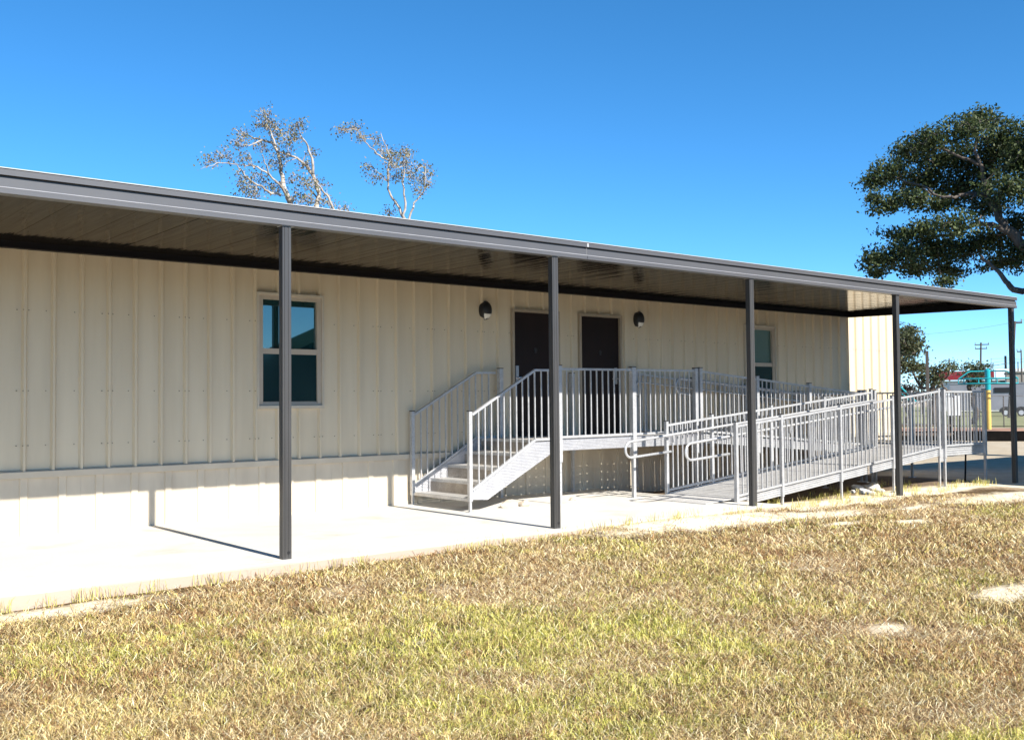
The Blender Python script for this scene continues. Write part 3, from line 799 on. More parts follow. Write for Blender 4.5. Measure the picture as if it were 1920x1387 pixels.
# ------------------------------------------------------------------ grass
def blades(n, px, py, pz, hgt, wid, lean, col, name, mat='grass_blade'):
    az = rng.uniform(0, 2*np.pi, n); la_ = rng.uniform(0, 2*np.pi, n)
    sx_, sy_ = np.cos(az)*wid/2, np.sin(az)*wid/2
    lx, ly = np.cos(la_)*lean*hgt, np.sin(la_)*lean*hgt
    V = np.zeros((n, 5, 3), np.float32)
    V[:, 0] = np.stack([px-sx_, py-sy_, pz-0.004], -1); V[:, 1] = np.stack([px+sx_, py+sy_, pz-0.004], -1)
    hz = hgt*np.sqrt(np.clip(1-lean**2*0.7, 0.05, 1))
    cu = rng.normal(0, 0.22, n)*hgt*lean; kx, ky = -np.sin(la_)*cu, np.cos(la_)*cu
    mx_, my_ = px+lx*0.45+kx, py+ly*0.45+ky
    V[:, 2] = np.stack([mx_+sx_*0.8, my_+sy_*0.8, pz+hz*0.66], -1)
    V[:, 3] = np.stack([mx_-sx_*0.8, my_-sy_*0.8, pz+hz*0.66], -1)
    V[:, 4] = np.stack([px+lx, py+ly, pz+np.maximum(hz*(1-0.55*lean*rng.uniform(0.2, 1.4, n)), 0.004)], -1)
    base = (np.arange(n)*5)[:, None]
    tri = np.concatenate([base+np.array([0, 1, 2]), base+np.array([0, 2, 3]), base+np.array([3, 2, 4])], 1).reshape(-1, 3)
    me_ = bpy.data.meshes.new(name); mesh_np(me_, V.reshape(-1, 3), tri)
    a = me_.color_attributes.new('Col', 'FLOAT_COLOR', 'POINT')
    c4 = np.ones((n, 5, 4), np.float32); c4[:, :, :3] = col[:, None, :]
    c4[:, 4, :3] *= 1.12; a.data.foreach_set('color', c4.ravel())
    me_.materials.append(MATS[mat])
    return me_
def pick(n, cols, wts):
    c = np.array(cols)[rng.choice(len(cols), n, p=np.array(wts)/sum(wts))]
    return c*rng.uniform(0.7, 1.25, (n, 1))
straw = [(0.57, 0.42, 0.165), (0.76, 0.62, 0.33), (0.38, 0.245, 0.10), (0.21, 0.115, 0.048), (0.50, 0.41, 0.14)]
grn = [(0.42, 0.40, 0.075), (0.60, 0.53, 0.13), (0.23, 0.24, 0.045), (0.74, 0.65, 0.24)]
# sample positions by distance from camera inside a widened view wedge
NB = 560000
a_ = rng.uniform(YAW-0.60, YAW+0.60, NB); dmin, dmax = 3.7, 18.5
u_ = rng.uniform(0, 1, NB)
dd = dmin*(dmax/dmin)**(u_**0.92)
gx, gy = CAM[0]+np.sin(a_)*dd, CAM[1]+np.cos(a_)*dd
ok = ~((gy > YF-0.015) & (gx < X1+0.02)) & ~((gy > -3.3+0.5*(fbm(gx, gy, 1.5, 77)-.5)) & (gx >= X1))
b_ = bare(gx, gy); g_ = green(gx, gy)
clum = 0.5*fbm(gx, gy, 4.0, 41) + 0.5*fbm(gx, gy, 11.0, 43)
wn_ = worn(gx, gy)*(1-0.5*g_)
ok &= rng.uniform(0, 1, NB) > np.clip(b_*1.08, 0, 0.93)
ok &= rng.uniform(0, 1, NB) > 0.72*wn_
ok &= rng.uniform(0, 1, NB) < (1.9*clum - 0.18)*(1-0.75*sm(gy, -4.0, -3.78)*(1-sm(gx, 5.0, 7.5)))
gx, gy, b_, g_, dd, clum, wn_ = gx[ok], gy[ok], b_[ok], g_[ok], dd[ok], clum[ok], wn_[ok]; n = len(gx)
brown = sm(fbm(gx, gy, 0.9, 55), 0.46, 0.70)[:, None]
cs = pick(n, straw, [3, 2.6, 1.6, 0.8, 1.8]); cb = pick(n, [(0.34, 0.185, 0.075), (0.20, 0.10, 0.045), (0.54, 0.36, 0.15), (0.68, 0.52, 0.27)], [2, 1.5, 2, 1.2]); cg = pick(n, grn, [3, 3, 2, 2])
tuft = vnoise(gx, gy, 13.0, 61)*0.6 + rng.uniform(0, 1, n)*0.4; tuft = np.clip((tuft-0.5)*1.5+0.5, 0, 1); tuft2 = np.clip((vnoise(gx, gy, 9.0, 63)*0.6+rng.uniform(0, 1, n)*0.4-0.5)*1.5+0.5, 0, 1)
isg = (tuft < 0.12+0.74*g_)[:, None]
isb = (tuft2 < 0.10+0.72*brown[:, 0])[:, None]
col_ = np.clip(np.where(isg, cg, np.where(isb, cb, cs))*(0.62+0.5*vnoise(gx, gy, 6.0, 65)+0.3*fbm(gx, gy, 1.1, 67))[:, None], 0, 0.92).astype(np.float32)
h_ = rng.uniform(0.018, 0.056, n)*(1-0.45*wn_)*(0.55+0.9*clum)*(1-0.4*b_)*(1+0.25*g_)
tall = rng.uniform(0, 1, n) < 0.03; h_ = np.where(tall, h_*1.7, h_)
w_ = rng.uniform(0.0028, 0.0055, n)*np.clip(dd/6.5, 0.85, 2.1)
ln = np.clip(rng.beta(2.6, 1.15, n)*1.1 - 0.18*g_, 0.05, 0.985)
me = blades(n, gx, gy, gz(gx, gy), h_*(1+0.7*ln), w_, ln, col_, 'grass')
pw = 0.25+1.6*wn_; nt2 = int(n*0.6); ti = rng.choice(n, nt2, replace=True, p=pw/pw.sum())
tx_, ty_ = gx[ti]+rng.normal(0, .06, nt2), gy[ti]+rng.normal(0, .06, nt2)
keep_ = ~((ty_ > YF-0.03) & (tx_ < X1+0.04)); tx_, ty_ = tx_[keep_], ty_[keep_]; nt2 = len(tx_); td_ = np.hypot(tx_-CAM[0], ty_-CAM[1])
tcol = np.clip(pick(nt2, [(0.78, 0.63, 0.36), (0.56, 0.40, 0.18), (0.28, 0.16, 0.07), (0.16, 0.08, 0.04), (0.86, 0.76, 0.52)], [2.2, 2.5, 2.0, 1.5, 1.0]), 0, 0.92).astype(np.float32)
th = blades(nt2, tx_, ty_, gz(tx_, ty_)+rng.uniform(0.0, 0.022, nt2), rng.uniform(0.04, 0.11, nt2), rng.uniform(0.0025, 0.005, nt2)*np.clip(td_/6.5, 0.85, 2.0), rng.uniform(0.93, 0.99, nt2), tcol, 'thatch')
tag(put('thatch', th), 'dead straw lying flat between the lawn grass', 'thatch', kind='stuff')
tag(put('grass', me), 'short dry straw and olive lawn grass in front of the walkway', 'grass', kind='stuff')
# taller weeds along slab edge and round the ramp feet
cx_, cy_ = [], []
for _ in range(70):
    x = rng.uniform(1.5, 11.6); cx_.append(x); cy_.append(YF-rng.uniform(0.01, 0.07))
for _ in range(80):
    x = rng.uniform(12.2, 18.6); cx_.append(x); cy_.append(rng.uniform(-3.65, -3.0) if rng.uniform() < .75 else rng.uniform(-3, -1.8))
tx, ty = np.repeat(cx_, 16) + rng.normal(0, 0.045, 16*len(cx_)), np.repeat(cy_, 16) + rng.normal(0, 0.03, 16*len(cx_))
ok = ~((ty > YF-0.012) & (tx < X1+0.02)); tx, ty = tx[ok], ty[ok]; n = len(tx)
me = blades(n, tx, ty, gz(tx, ty), rng.uniform(0.04, 0.17, n), rng.uniform(0.003, 0.006, n), rng.uniform(0.1, 0.6, n), pick(n, grn+straw[:2], [3, 3, 2, 2, 2, 2]).astype(np.float32), 'edge_weeds')
tag(put('edge_weeds', me), 'taller weeds along the slab edge and round the ramp feet', 'weeds', kind='stuff')

# ------------------------------------------------------------------ trees
def leaves(name, parent, C, size, cols, wts, up=0.25):
    n = len(C); s = rng.uniform(0.6, 1.25, n)*size
    d1 = rng.normal(size=(n, 3)); d1 /= np.linalg.norm(d1, axis=1, keepdims=True)
    d2 = rng.normal(size=(n, 3)); d2[:, 2] *= 0.6
    nn = np.cross(d1, d2); nn[:, 2] += up; 
    w = np.cross(nn, d1); w /= np.linalg.norm(w, axis=1, keepdims=True)+1e-9
    V = np.stack([C-d1*s[:, None]*0.5, C+w*s[:, None]*0.27-d1*s[:, None]*0.05, C+d1*s[:, None]*0.5, C-w*s[:, None]*0.27-d1*s[:, None]*0.05], 1)
    me_ = bpy.data.meshes.new(name)
    off = np.array(OFF[parent]); mesh_np(me_, V.reshape(-1, 3)-off, np.arange(n*4).reshape(n, 4))
    a = me_.color_attributes.new('Col', 'FLOAT_COLOR', 'POINT')
    c4 = np.ones((n, 4, 4), np.float32); c4[:, :, :3] = pick(n, cols, wts)[:, None, :]; a.data.foreach_set('color', c4.ravel())
    me_.materials.append(MATS['leaf'])
    return put(name, me_, parent)
def clump_points(centers, radii, n_twig, n_leaf, spread, shell=0.55):
    out = []; tw = []
    for c, r, k in zip(centers, radii, n_twig):
        d = rng.normal(size=(k, 3)); d /= np.linalg.norm(d, axis=1, keepdims=True)
        rad = rng.uniform(0, 1, (k, 1))**shell
        t_ = np.array(c) + d*rad*np.array(r); tw.append(t_)
        out.append(np.repeat(t_, n_leaf, 0) + rng.normal(size=(k*n_leaf, 3))*spread*np.array([1, 1, 0.7]))
    return np.concatenate(out), np.concatenate(tw)
def wobble(pts, amt, k=4):
    pts = [np.array(p, float) for p in pts]; out = [pts[0]]
    for a, b in zip(pts[:-1], pts[1:]):
        L = np.linalg.norm(b-a)
        for i in range(1, k+1):
            q = a+(b-a)*i/k
            if i < k: q = q + rng.normal(size=3)*amt*L
            out.append(q)
    return out
def limb(mb, pts, r0, r1, amt=0.04, n=7):
    P = wobble(pts, amt); k = len(P)
    mb.tube([tuple(p) for p in P], [r0+(r1-r0)*(i/(k-1))**0.8 for i in range(k)], n)
    return P
def twigs(mb, skel, targets, r=0.008, every=1, maxd=2.0):
    T = np.array(targets[::every]); sk = np.array(skel)
    d0 = np.array([np.min(np.linalg.norm(sk-t_, axis=1)) for t_ in T])
    buf = np.empty((len(sk)+3*len(T), 3)); n = len(sk); buf[:n] = sk
    for i in np.argsort(d0):
        t_ = T[i]; d = np.linalg.norm(buf[:n]-t_, axis=1); j = int(np.argmin(d))
        if 0.04 < d[j] < maxd:
            p0 = buf[j].copy(); q1 = p0+(t_-p0)*0.4 + rng.normal(size=3)*0.10*d[j]; q2 = p0+(t_-p0)*0.75 + rng.normal(size=3)*0.08*d[j]
            rr = r*min(2.2, 0.7+1.6*d[j]/0.5)
            mb.tube([tuple(p0), tuple(q1), tuple(q2), tuple(t_)], [rr, rr*0.8, rr*0.6, rr*0.35], 4, cap=False)
            buf[n] = q1; buf[n+1] = q2; buf[n+2] = t_; n += 3

# big evergreen oak at the right
OD = 30.0
base = at((2060, 752), 31.0); base[2] = -0.15
oak = thing('oak_tree', tuple(base), 'big dark evergreen oak beyond the right end of the canopy', 'tree')
oc = [(1840,222,30,20),(1805,243,38,24),(1745,262,36,24),(1880,258,45,34),(1705,287,38,24),(1770,300,52,32),(1850,310,60,40),(1915,300,34,40),
      (1662,322,34,22),(1640,342,20,14),(1720,340,48,26),(1800,356,50,26),(1893,355,42,26),(1640,372,16,8),(1662,388,22,8),(1705,372,40,16),(1760,385,40,14),
      (1690,438,30,12),(1730,430,36,17),(1785,422,45,20),(1642,486,28,22),(1690,478,45,26),(1750,470,50,28),(1812,463,45,24),(1862,450,38,18),(1905,478,30,22),
      (1645,512,18,9),(1785,508,32,10),(1772,528,16,7),(1720,505,40,12),(1870,492,32,10),(1850,390,35,16),(1910,420,28,16),
      (1980,260,70,50),(2060,250,80,60),(2140,300,80,60),(1990,360,60,40),(2080,380,80,40),(2180,400,80,50),(1980,470,50,30),(2200,480,60,40)]
cen, rad, nt_ = [], [], []
for (px, py, rx, ry) in oc:
    D_ = OD + random.uniform(-1.3, 1.6); c = at((px, py), D_); k = D_/F_PX*1.0/0.9
    cen.append(c); rx_, ry_ = rx*D_/F_PX*1.05, ry*D_/F_PX*1.05
    rad.append((rx_*0.9, rx_*1.0, ry_)); nt_.append(int(30 + 720*rx_*ry_))
for i in range(46):                      # loose sprays round the outline
    j = random.randrange(33); a_s = random.uniform(0, 2*math.pi); c0 = np.array(cen[j]); r0_ = rad[j]
    cen.append(c0 + RT*r0_[1]*1.12*math.cos(a_s) + np.array([0, 0, 1.0])*r0_[2]*1.12*math.sin(a_s)); rad.append((0.22, 0.22, 0.13)); nt_.append(9)
LP, TW = clump_points(cen, rad, nt_, 7, 0.10)
mb = MB(); sk = []
LIMBS = [([base, at((2050,600),31), at((2010,520),30.7)], .42, .34),
         ([at((2010,520),30.7), at((1960,490),30.3), at((1920,462),30), at((1885,428),29.8), at((1868,392),30), at((1850,362),30.2), at((1835,300),30), at((1838,225),30)], .30, .03),
         ([at((1905,445),29.9), at((1870,425),29.7), at((1830,418),29.8), at((1790,440),30), at((1720,455),30.2), at((1650,482),30.3)], .12, .02),
         ([at((1850,365),30.2), at((1810,365),29.8), at((1770,370),29.6), at((1715,345),29.7), at((1650,335),30)], .10, .015),
         ([at((1830,365),29.7), at((1810,378),29.3)], .045, .02), ([at((1730,353),29.4), at((1748,367),29.3)], .04, .02),
         ([at((1870,395),30), at((1885,340),30.4), at((1890,270),30.6)], .10, .02), ([at((1835,310),30), at((1770,280),30.2), at((1705,285),30.4)], .07, .015),
         ([at((2020,535),30.6), at((1960,548),29.8), at((1900,543),29.4), at((1886,528),29.4), at((1868,505),29.5), at((1840,480),29.7)], .16, .05),
         ([at((2010,520),30.7), at((2060,420),31), at((2080,300),31.3)], .25, .05), ([at((2010,520),30.7), at((2110,460),31), at((2180,400),31.3)], .2, .05),
         ([at((1700,372),29.7), at((1660,388),29.8), at((1632,395),30)], .035, .01), ([at((1920,440),30.2), at((1905,437),30), at((1870,440),30)], .08, .03),
         ([at((1760,450),30), at((1760,500),30.1), at((1770,528),30)], .05, .012), ([at((1960,490),30.3), at((1970,400),30.6), at((1950,300),30.8)], .14, .03)]
for pts, r0, r1 in LIMBS: sk += limb(mb, pts, r0*0.72, r1*0.8, 0.045, 8)
twigs(mb, sk, TW, 0.009, 9, 2.2)
mb.build('trunk', 'bark_oak', oak, smooth=True)
leaves('crown', oak, LP, 0.105, [(0.05, 0.07, 0.022), (0.07, 0.095, 0.03), (0.10, 0.122, 0.045), (0.034, 0.048, 0.018), (0.15, 0.165, 0.08)], [3, 3, 1.6, 2.2, 0.5])

# two half-bare pale trees behind the building
def zz(u, v): return (340+u/3.692, 180+v/3.692)
def pale_tree(label, D0, lines, clumps, seed):
    global rng
    b0 = at(zz(*lines[0][0][0]), D0); b0[2] = -0.1
    tr = thing('pale_tree', tuple(b0), label, 'tree', 'half-bare pale trees behind the building')
    mb = MB(); sk = []
    for pts, r0, r1, dd in lines:
        k = len(pts); P = [at(zz(*p), D0 + dd*i/(k-1)) for i, p in enumerate(pts)]
        if pts[0][1] > 740:
            q = P[0].copy(); q[2] = -0.1; q[:2] += (b0[:2]-q[:2])*0.8; P = [q] + P
        sk += limb(mb, P, r0*0.62, r1*0.5, 0.035, 7)
    cen, rad, nt_ = [], [], []
    for u, v, r in clumps:
        c = at(zz(u, v), D0+rng.uniform(-0.8, 0.8)); R_ = r/3.692*D0/F_PX
        cen.append(c); rad.append((R_, R_, R_*0.85)); nt_.append(int(12+26*R_/0.25))
    LP, TW = clump_points(cen, rad, nt_, 3, 0.12, 0.45)
    twigs(mb, sk, TW, 0.010, 1, 1.6)
    mb.build('trunk', 'bark_pale', tr, smooth=True)
    leaves('crown', tr, LP, 0.085, [(0.27, 0.21, 0.13), (0.18, 0.15, 0.085), (0.22, 0.22, 0.10), (0.13, 0.14, 0.06), (0.38, 0.31, 0.21)], [2.4, 2.2, 2.4, 1.8, 1.4])
A = [([(760,760),(735,690),(705,600),(690,500),(672,400),(640,335),(560,305),(500,295),(430,255),(360,225)], .16, .02, 1.0),
     ([(755,745),(700,640),(610,545),(590,480),(560,405)], .10, .02, -1.0), ([(945,795),(945,650),(912,545),(870,490),(800,430),(720,405),(660,380),(620,300)], .14, .02, 0.8),
     ([(912,545),(905,430),(870,335),(820,252),(800,190)], .08, .015, -0.6), ([(1060,795),(1020,700),(970,640),(930,590)], .09, .03, -0.5),
     ([(690,690),(600,660),(500,600),(430,540),(385,475),(250,462),(130,510)], .07, .01, -1.2), ([(610,545),(500,482),(400,480),(330,440)], .05, .01, 0.5),
     ([(650,340),(610,230),(572,100)], .05, .008, 0.6), ([(560,305),(470,345),(340,300)], .04, .008, -0.6), ([(850,600),(900,660),(935,700)], .03, .05, 0.3), ([(690,500),(740,450),(800,430)], .03, .02, .3), ([(1060,795),(1110,780),(1150,770)], .05, .015, .3)]
CA = [(580,120,55),(620,200,75),(560,190,50),(700,330,85),(760,290,60),(820,200,45),(780,230,40),(420,260,45),(400,320,60),(300,410,75),(200,455,50),(440,440,65),(560,350,60),(650,470,55),(460,640,90),(540,590,80),(640,640,70),(420,560,55),(780,570,45),(870,600,60),(830,700,85),(950,620,60),(1000,740,70),(910,400,28),(880,740,70),(1120,790,50),(700,420,50),(650,250,60),(500,690,60),(850,480,40)]
pale_tree('larger half-bare pale tree rising behind the roof, the left one', 30.0, A, CA, 1)
Bl = [([(1540,875),(1512,775),(1450,690),(1430,590),(1372,540),(1290,470)], .11, .02, 0.6), ([(1430,590),(1442,450),(1422,350),(1380,250)], .07, .012, 0.6),
      ([(1440,450),(1350,400),(1262,312),(1210,225),(1060,240)], .045, .008, -0.6), ([(1545,870),(1545,700),(1530,600),(1550,450),(1590,400)], .09, .012, -0.5),
      ([(1575,870),(1610,740),(1670,672),(1692,560),(1690,470)], .08, .012, 0.5), ([(1670,672),(1715,620),(1735,545)], .03, .01, 0.3)]
CB = [(1200,220,50),(1240,280,45),(1120,235,40),(1400,390,60),(1450,470,60),(1540,430,60),(1560,490,60),(1480,400,50),(1340,560,45),(1600,560,60),(1690,600,55),(1700,540,40),(1640,650,45),(1440,810,40),(1560,380,40),(1500,560,45),(1350,310,25),(1290,500,35),(1690,480,20)]
pale_tree('smaller half-bare pale tree rising behind the roof, the right one', 31.0, Bl, CB, 2)

# smaller trees far right
def far_tree(label, D0, base_px, limbs, clumps, size, cols, wts, dens=1.0):
    b0 = at(base_px, D0); b0[2] = -0.16
    tr = thing('small_tree', tuple(b0), label, 'tree', 'trees beyond the playground')
    mb = MB(); sk = []
    for pts, r0, r1 in limbs:
        P = [at(p, D0) for p in pts]
        if pts is limbs[0][0]: P = [b0] + P
        sk += limb(mb, P, r0, r1, 0.06, 6)
    cen, rad, nt_ = [], [], []
    for px, py, rx, ry in clumps:
        c = at((px, py), D0+rng.uniform(-1.5, 1.5)); k = D0/F_PX
        cen.append(c); rad.append((rx*k, rx*k, ry*k)); nt_.append(int(dens*(8+0.9*rx*ry/4)))
    LP, TW = clump_points(cen, rad, nt_, 6, size*1.2)
    twigs(mb, sk, TW, 0.02, 6, 3)
    mb.build('trunk', 'bark_oak', tr, smooth=True)
    leaves('crown', tr, LP, size, cols, wts)
OC = [(0.07, 0.085, 0.035), (0.10, 0.11, 0.05), (0.05, 0.06, 0.028), (0.15, 0.15, 0.085)]
far_tree('bushy round tree seen just right of the fourth canopy post', 62.0, (1678, 760), [([(1680,720),(1685,680),(1692,660)], .25, .1), ([(1685,680),(1700,668),(1715,660)], .1, .05), ([(1685,700),(1705,693),(1722,684)], .08, .04)],
         [(1685,630,20,14),(1700,640,22,18),(1715,655,13,14),(1690,655,22,14),(1695,683,22,11),(1715,690,14,6),(1705,620,10,8)], 0.22, OC, [3, 3, 2, 1.6], 1.4)
far_tree('twisted low tree with bare bent limbs behind the playground', 66.0, (1752, 775), [([(1752,745),(1750,720),(1757,706),(1750,698),(1756,690)], .22, .08), ([(1750,735),(1725,725),(1716,708),(1711,695)], .12, .05),
         ([(1752,745),(1775,732),(1785,735),(1797,740)], .14, .05), ([(1757,728),(1768,712),(1780,704)], .1, .04), ([(1726,730),(1730,715),(1728,700)], .08, .04), ([(1775,733),(1765,716),(1757,707)], .08, .04)],
         [(1738,705,12,9),(1748,697,14,7),(1770,692,18,6),(1785,688,13,6),(1758,712,9,5),(1738,715,8,6),(1728,690,8,4)], 0.2, OC, [3, 3, 2, 1], 1.2)
far_tree('low spreading tree behind the teal climber', 70.0, (1822, 775), [([(1822,740),(1818,720),(1812,705),(1815,695)], .2, .07), ([(1820,725),(1832,705),(1838,695)], .12, .05)],
         [(1822,688,12,6),(1836,692,14,7),(1815,700,8,5),(1830,702,10,6),(1832,715,12,8),(1846,692,8,4)], 0.2, OC, [3, 3, 2, 1], 1.2)
far_tree('dark low bush far behind the ramp, beside the twisted tree', 75.0, (1700, 780), [([(1700,765),(1700,745)], .15, .06)], [(1695,738,14,12),(1710,740,14,9),(1728,745,12,7),(1702,728,8,6)], 0.24, [(0.075, 0.055, 0.045), (0.05, 0.045, 0.03), (0.1, 0.08, 0.06)], [2, 2, 1], 1.6)

# ------------------------------------------------------------------ far right: playground, lot, street
vd = ray((1850, 752)); vd[2] = 0; vd = vd/np.linalg.norm(vd); ud = np.array([vd[1], -vd[0], 0.0])   # away, rightwards
GZF = -0.155
def fl(px, D, z=GZF):
    p = at((px, 752), D); p[2] = z; return p
def oriented(mb, base, pts_fn=None): pass
class OB(MB):           # boxes in a local frame (u right, v away, z up) standing at a point
    def __init__(s, o, u=None, v=None): super().__init__(); s.o = np.array(o, float); s.u = ud if u is None else u; s.vv = vd if v is None else v
    def P(s, a, b, c): return tuple(s.o + s.u*a + s.vv*b + np.array([0, 0, c]))
    def bx(s, a0, a1, b0, b1, c0, c1):
        i = len(s.v)
        s.v += [s.P(*q) for q in ((a0,b0,c0),(a1,b0,c0),(a1,b1,c0),(a0,b1,c0),(a0,b0,c1),(a1,b0,c1),(a1,b1,c1),(a0,b1,c1))]
        s.f += [tuple(i+k for k in q) for q in ((0,3,2,1),(4,5,6,7),(0,1,5,4),(1,2,6,5),(2,3,7,6),(3,0,4,7))]; return s
    def tb(s, pts, r, n=8): s.tube([s.P(*p) for p in pts], r, n); return s
# mulch bed and lawn
def strip(name, mat, d0, d1, z, half=38):
    c0, c1 = CAM + vd*d0, CAM + vd*d1
    q = [c0-ud*half*0.5, c0+ud*half, c1+ud*half, c1-ud*half*0.5]
    mb = MB(); nn_ = 12
    mb.quad(*[(p[0], p[1], z) for p in q]); return tag(mb.build(name, mat), kind='structure')
strip('mulch_bed', 'mulch', 43.5, 62, GZF+0.006)
strip('lawn', 'lawn', 63.5, 240, GZF+0.010, 150)
for i, wd_ in enumerate(('first', 'second', 'third', 'fourth', 'fifth')):
    o = fl(1850, 42.9); ob = OB(o - ud*11 + ud*4.4*i, ud, vd)
    ob.bx(0, 4.37, 0, 0.25, -0.05, 0.34 + 0.02*(i % 3))
    tag(ob.build('timber_edging', 'tie'), wd_ + ' dark timber beam from the left edging the mulch play area', 'edging', 'timber edging beams of the play area')
# playground climber
o = fl(1853, 59.0); cl = thing('playground_climber', tuple(o), 'teal and yellow overhead play climber on a single pole', 'playground equipment')
OB(o).tb([(0, 0, 0), (0, 0, 2.1)], 0.125, 14).build('lower_pole', 'yellow', cl, smooth=False)
OB(o).tb([(0, 0, 2.08), (0, 0, 3.12)], 0.14, 14).tb([(0, 0, 3.12), (0, 0, 3.2)], [0.14, 0.05], 14).build('upper_pole', 'teal', cl)
ring = lambda R_, z: [(R_*math.cos(a), R_*0.55*math.sin(a), z) for a in [2*math.pi*i/20 for i in range(21)]]
for z in (2.42, 2.68):
    OB(o).tb(ring(1.42, z), 0.035, 6).build('ring', 'teal', cl)
for a in [2*math.pi*i/10 for i in range(10)]:
    x, y = 1.42*math.cos(a), 0.78*math.sin(a)
    OB(o).tb([(x, y, 2.42), (x, y, 2.68)], 0.022, 6).build('rung', 'teal', cl)
for sx in (-1, 1):
    for sy in (-0.35, 0.35):
        OB(o).tb([(sx*1.4, sy, 2.68), (sx*0.95, sy*0.7, 3.02), (sx*0.8, sy*0.5, 3.07), (0, 0, 3.07)], 0.03, 6).build('brace', 'teal', cl)
o2 = fl(1690, 58.0); tl = thing('climbing_bars', tuple(o2), 'slanting teal play bars just right of the fourth canopy post', 'playground equipment')
OB(o2).tb([(-0.3, 0, 0), (-0.3, 0, 2.4)], 0.05).build('pole', 'teal', tl)
for k in (0, 0.28): OB(o2).tb([(-0.5+k, 0, 2.5), (0.45+k, 0, 1.5)], 0.045).build('bar', 'teal', tl)
# square post
o = fl(1740, 41.0); ob = OB(o); ob.bx(-0.055, 0.055, -0.055, 0.055, 0, 3.42); tag(ob.build('square_post', 'pole_wood'), 'bare square wooden post standing among the trees', 'post')
# bench table
o = fl(1728, 37.0); pt = thing('picnic_table', tuple(o), 'dark picnic table seen through the ramp railing', 'table')
for b in (-0.3, -0.1, 0.1, 0.3): OB(o).bx(-0.95, 0.95, b-0.09, b+0.09, 0.72, 0.76).build('top_board', 'bench_wood', pt)
for b in (-0.72, 0.72): OB(o).bx(-0.95, 0.95, b-0.13, b+0.13, 0.42, 0.46).build('bench_board', 'bench_wood', pt)
for a in (-0.7, 0.7):
    OB(o).bx(a-0.03, a+0.03, -0.8, 0.8, 0.36, 0.42).bx(a-0.03, a+0.03, -0.35, 0.35, 0.66, 0.72).tb([(a, -0.55, 0), (a, -0.25, 0.7)], 0.04).tb([(a, 0.55, 0), (a, 0.25, 0.7)], 0.04).build('leg', 'bench_wood', pt)
o = fl(1788, 40.0); pp = thing('play_panel', tuple(o), 'white play panel on two dark posts behind the turning platform railing', 'playground equipment')
OB(o).bx(-0.22, -0.02, -0.03, 0.03, 1.02, 1.68).bx(0.05, 0.24, -0.03, 0.03, 1.02, 1.74).build('panel', 'white_paint', pp)
for a in (-0.12, 0.15): OB(o).bx(a-0.04, a+0.04, -0.03, 0.03, 0, 1.02).build('post', 'dark_beam', pp)
# chain link fence
o = fl(1850, 64.0); cf = thing('chain_link_fence', tuple(o), 'thin chain-link fence with top rail crossing behind the playground', 'fence')
OB(o).tb([(-7, 0, 1.78), (14, 0, 1.78)], 0.028, 6).build('top_rail', 'fence_steel', cf)
OB(o).tb([(-7, 0, 0.06), (14, 0, 0.06)], 0.018, 6).build('bottom_rail', 'dark_beam', cf)
for i in range(9): OB(o).tb([(-7+2.62*i, 0.04, 0), (-7+2.62*i, 0.04, 1.8)], 0.032, 6).build('post', 'pole_wood', cf)
wm = OB(o)
for i in range(150):
    a = -7+21*i/149; 
    for s_ in (-1, 1): 
        a2 = a + s_*1.7
        if -7 <= a2 <= 14: wm.tube([wm.P(a, 0.02*s_, 0.06), wm.P(a2, 0.02*s_, 1.76)], 0.0018, 3, cap=False)
b = wm.build('wire_mesh', 'fence_steel', cf); b['kind'] = 'stuff'
# box trailer
TD = 104.0
o = fl(1874, TD); tv = thing('box_trailer', tuple(o), 'long grey box trailer with two white-rimmed wheels behind the fence', 'trailer')
k = TD/F_PX
OB(o).bx(-4.2, 5.5, 0, 2.4, 0.55, 3.1).build('body', 'trailer', tv)
OB(o).bx(-4.2, 5.5, -0.03, -0.005, 0.55, 0.68).bx(-4.2, 5.5, -0.03, -0.005, 3.0, 3.12).build('edge_rail', 'fence_steel', tv)
OB(o).bx(-0.4, 1.3, -0.06, -0.02, 2.2, 2.65).build('vent_panel', 'black', tv)
for a in (0.50, 1.78):
    wh = OB(o).tb([(a, -0.05, 0.34), (a, 0.2, 0.34)], 0.34, 20).build('wheel', 'tyre', tv)
    OB(o).tb([(a, -0.075, 0.34), (a, -0.052, 0.34)], 0.22, 16).build('rim', 'rim', wh)
    fp = [(a+0.56*math.cos(t_), 0, 0.40+0.50*math.sin(t_)) for t_ in [math.pi*i/12 for i in range(13)]]
    q = OB(o); q.prism([q.P(*p_) for p_ in fp], tuple(-vd*0.045), tuple(vd*-0.008)); q.build('mudguard', 'black', tv)
# shops / buildings across the street
o = fl(1825, 150.0); sh = thing('low_shop', tuple(o), 'low white building with a dark red fascia band across the street', 'building')
OB(o).bx(-4.6, 9, 0, 10, 0, 4.1).build('wall', 'white_paint', sh)
OB(o).bx(-4.8, 2.6, -0.8, -0.1, 4.2, 5.35).build('fascia', 'red', sh)
OB(o).bx(2.8, 9, -0.5, 10, 4.1, 5.6).build('roof_block', 'white_paint', sh)
OB(o).bx(3.2, 8.8, -0.55, -0.51, 3.6, 4.05).build('window_band', 'pane_far', sh)
o = fl(1912, 130.0); b2 = thing('tan_shed', tuple(o), 'tan flat-roofed shed at the right edge behind the trailer', 'building')
OB(o).bx(-1.3, 14, 0, 10, 0, 4.6).build('wall', 'tan_far', b2)
OB(o).bx(-1.4, 14.1, -0.15, 10.1, 4.6, 4.75).build('roof', 'tan_far', b2)
o = fl(1874, 160.0); bb = thing('rooftop_frame', tuple(o + np.array([0, 0, 5.6])), 'open rooftop sign frame with a dark end panel above the white shop', 'sign')
q = OB(o)
for c in (5.65, 6.0, 7.3): q.bx(-0.95, 1.6, -0.03, 0.03, c, c+0.06)
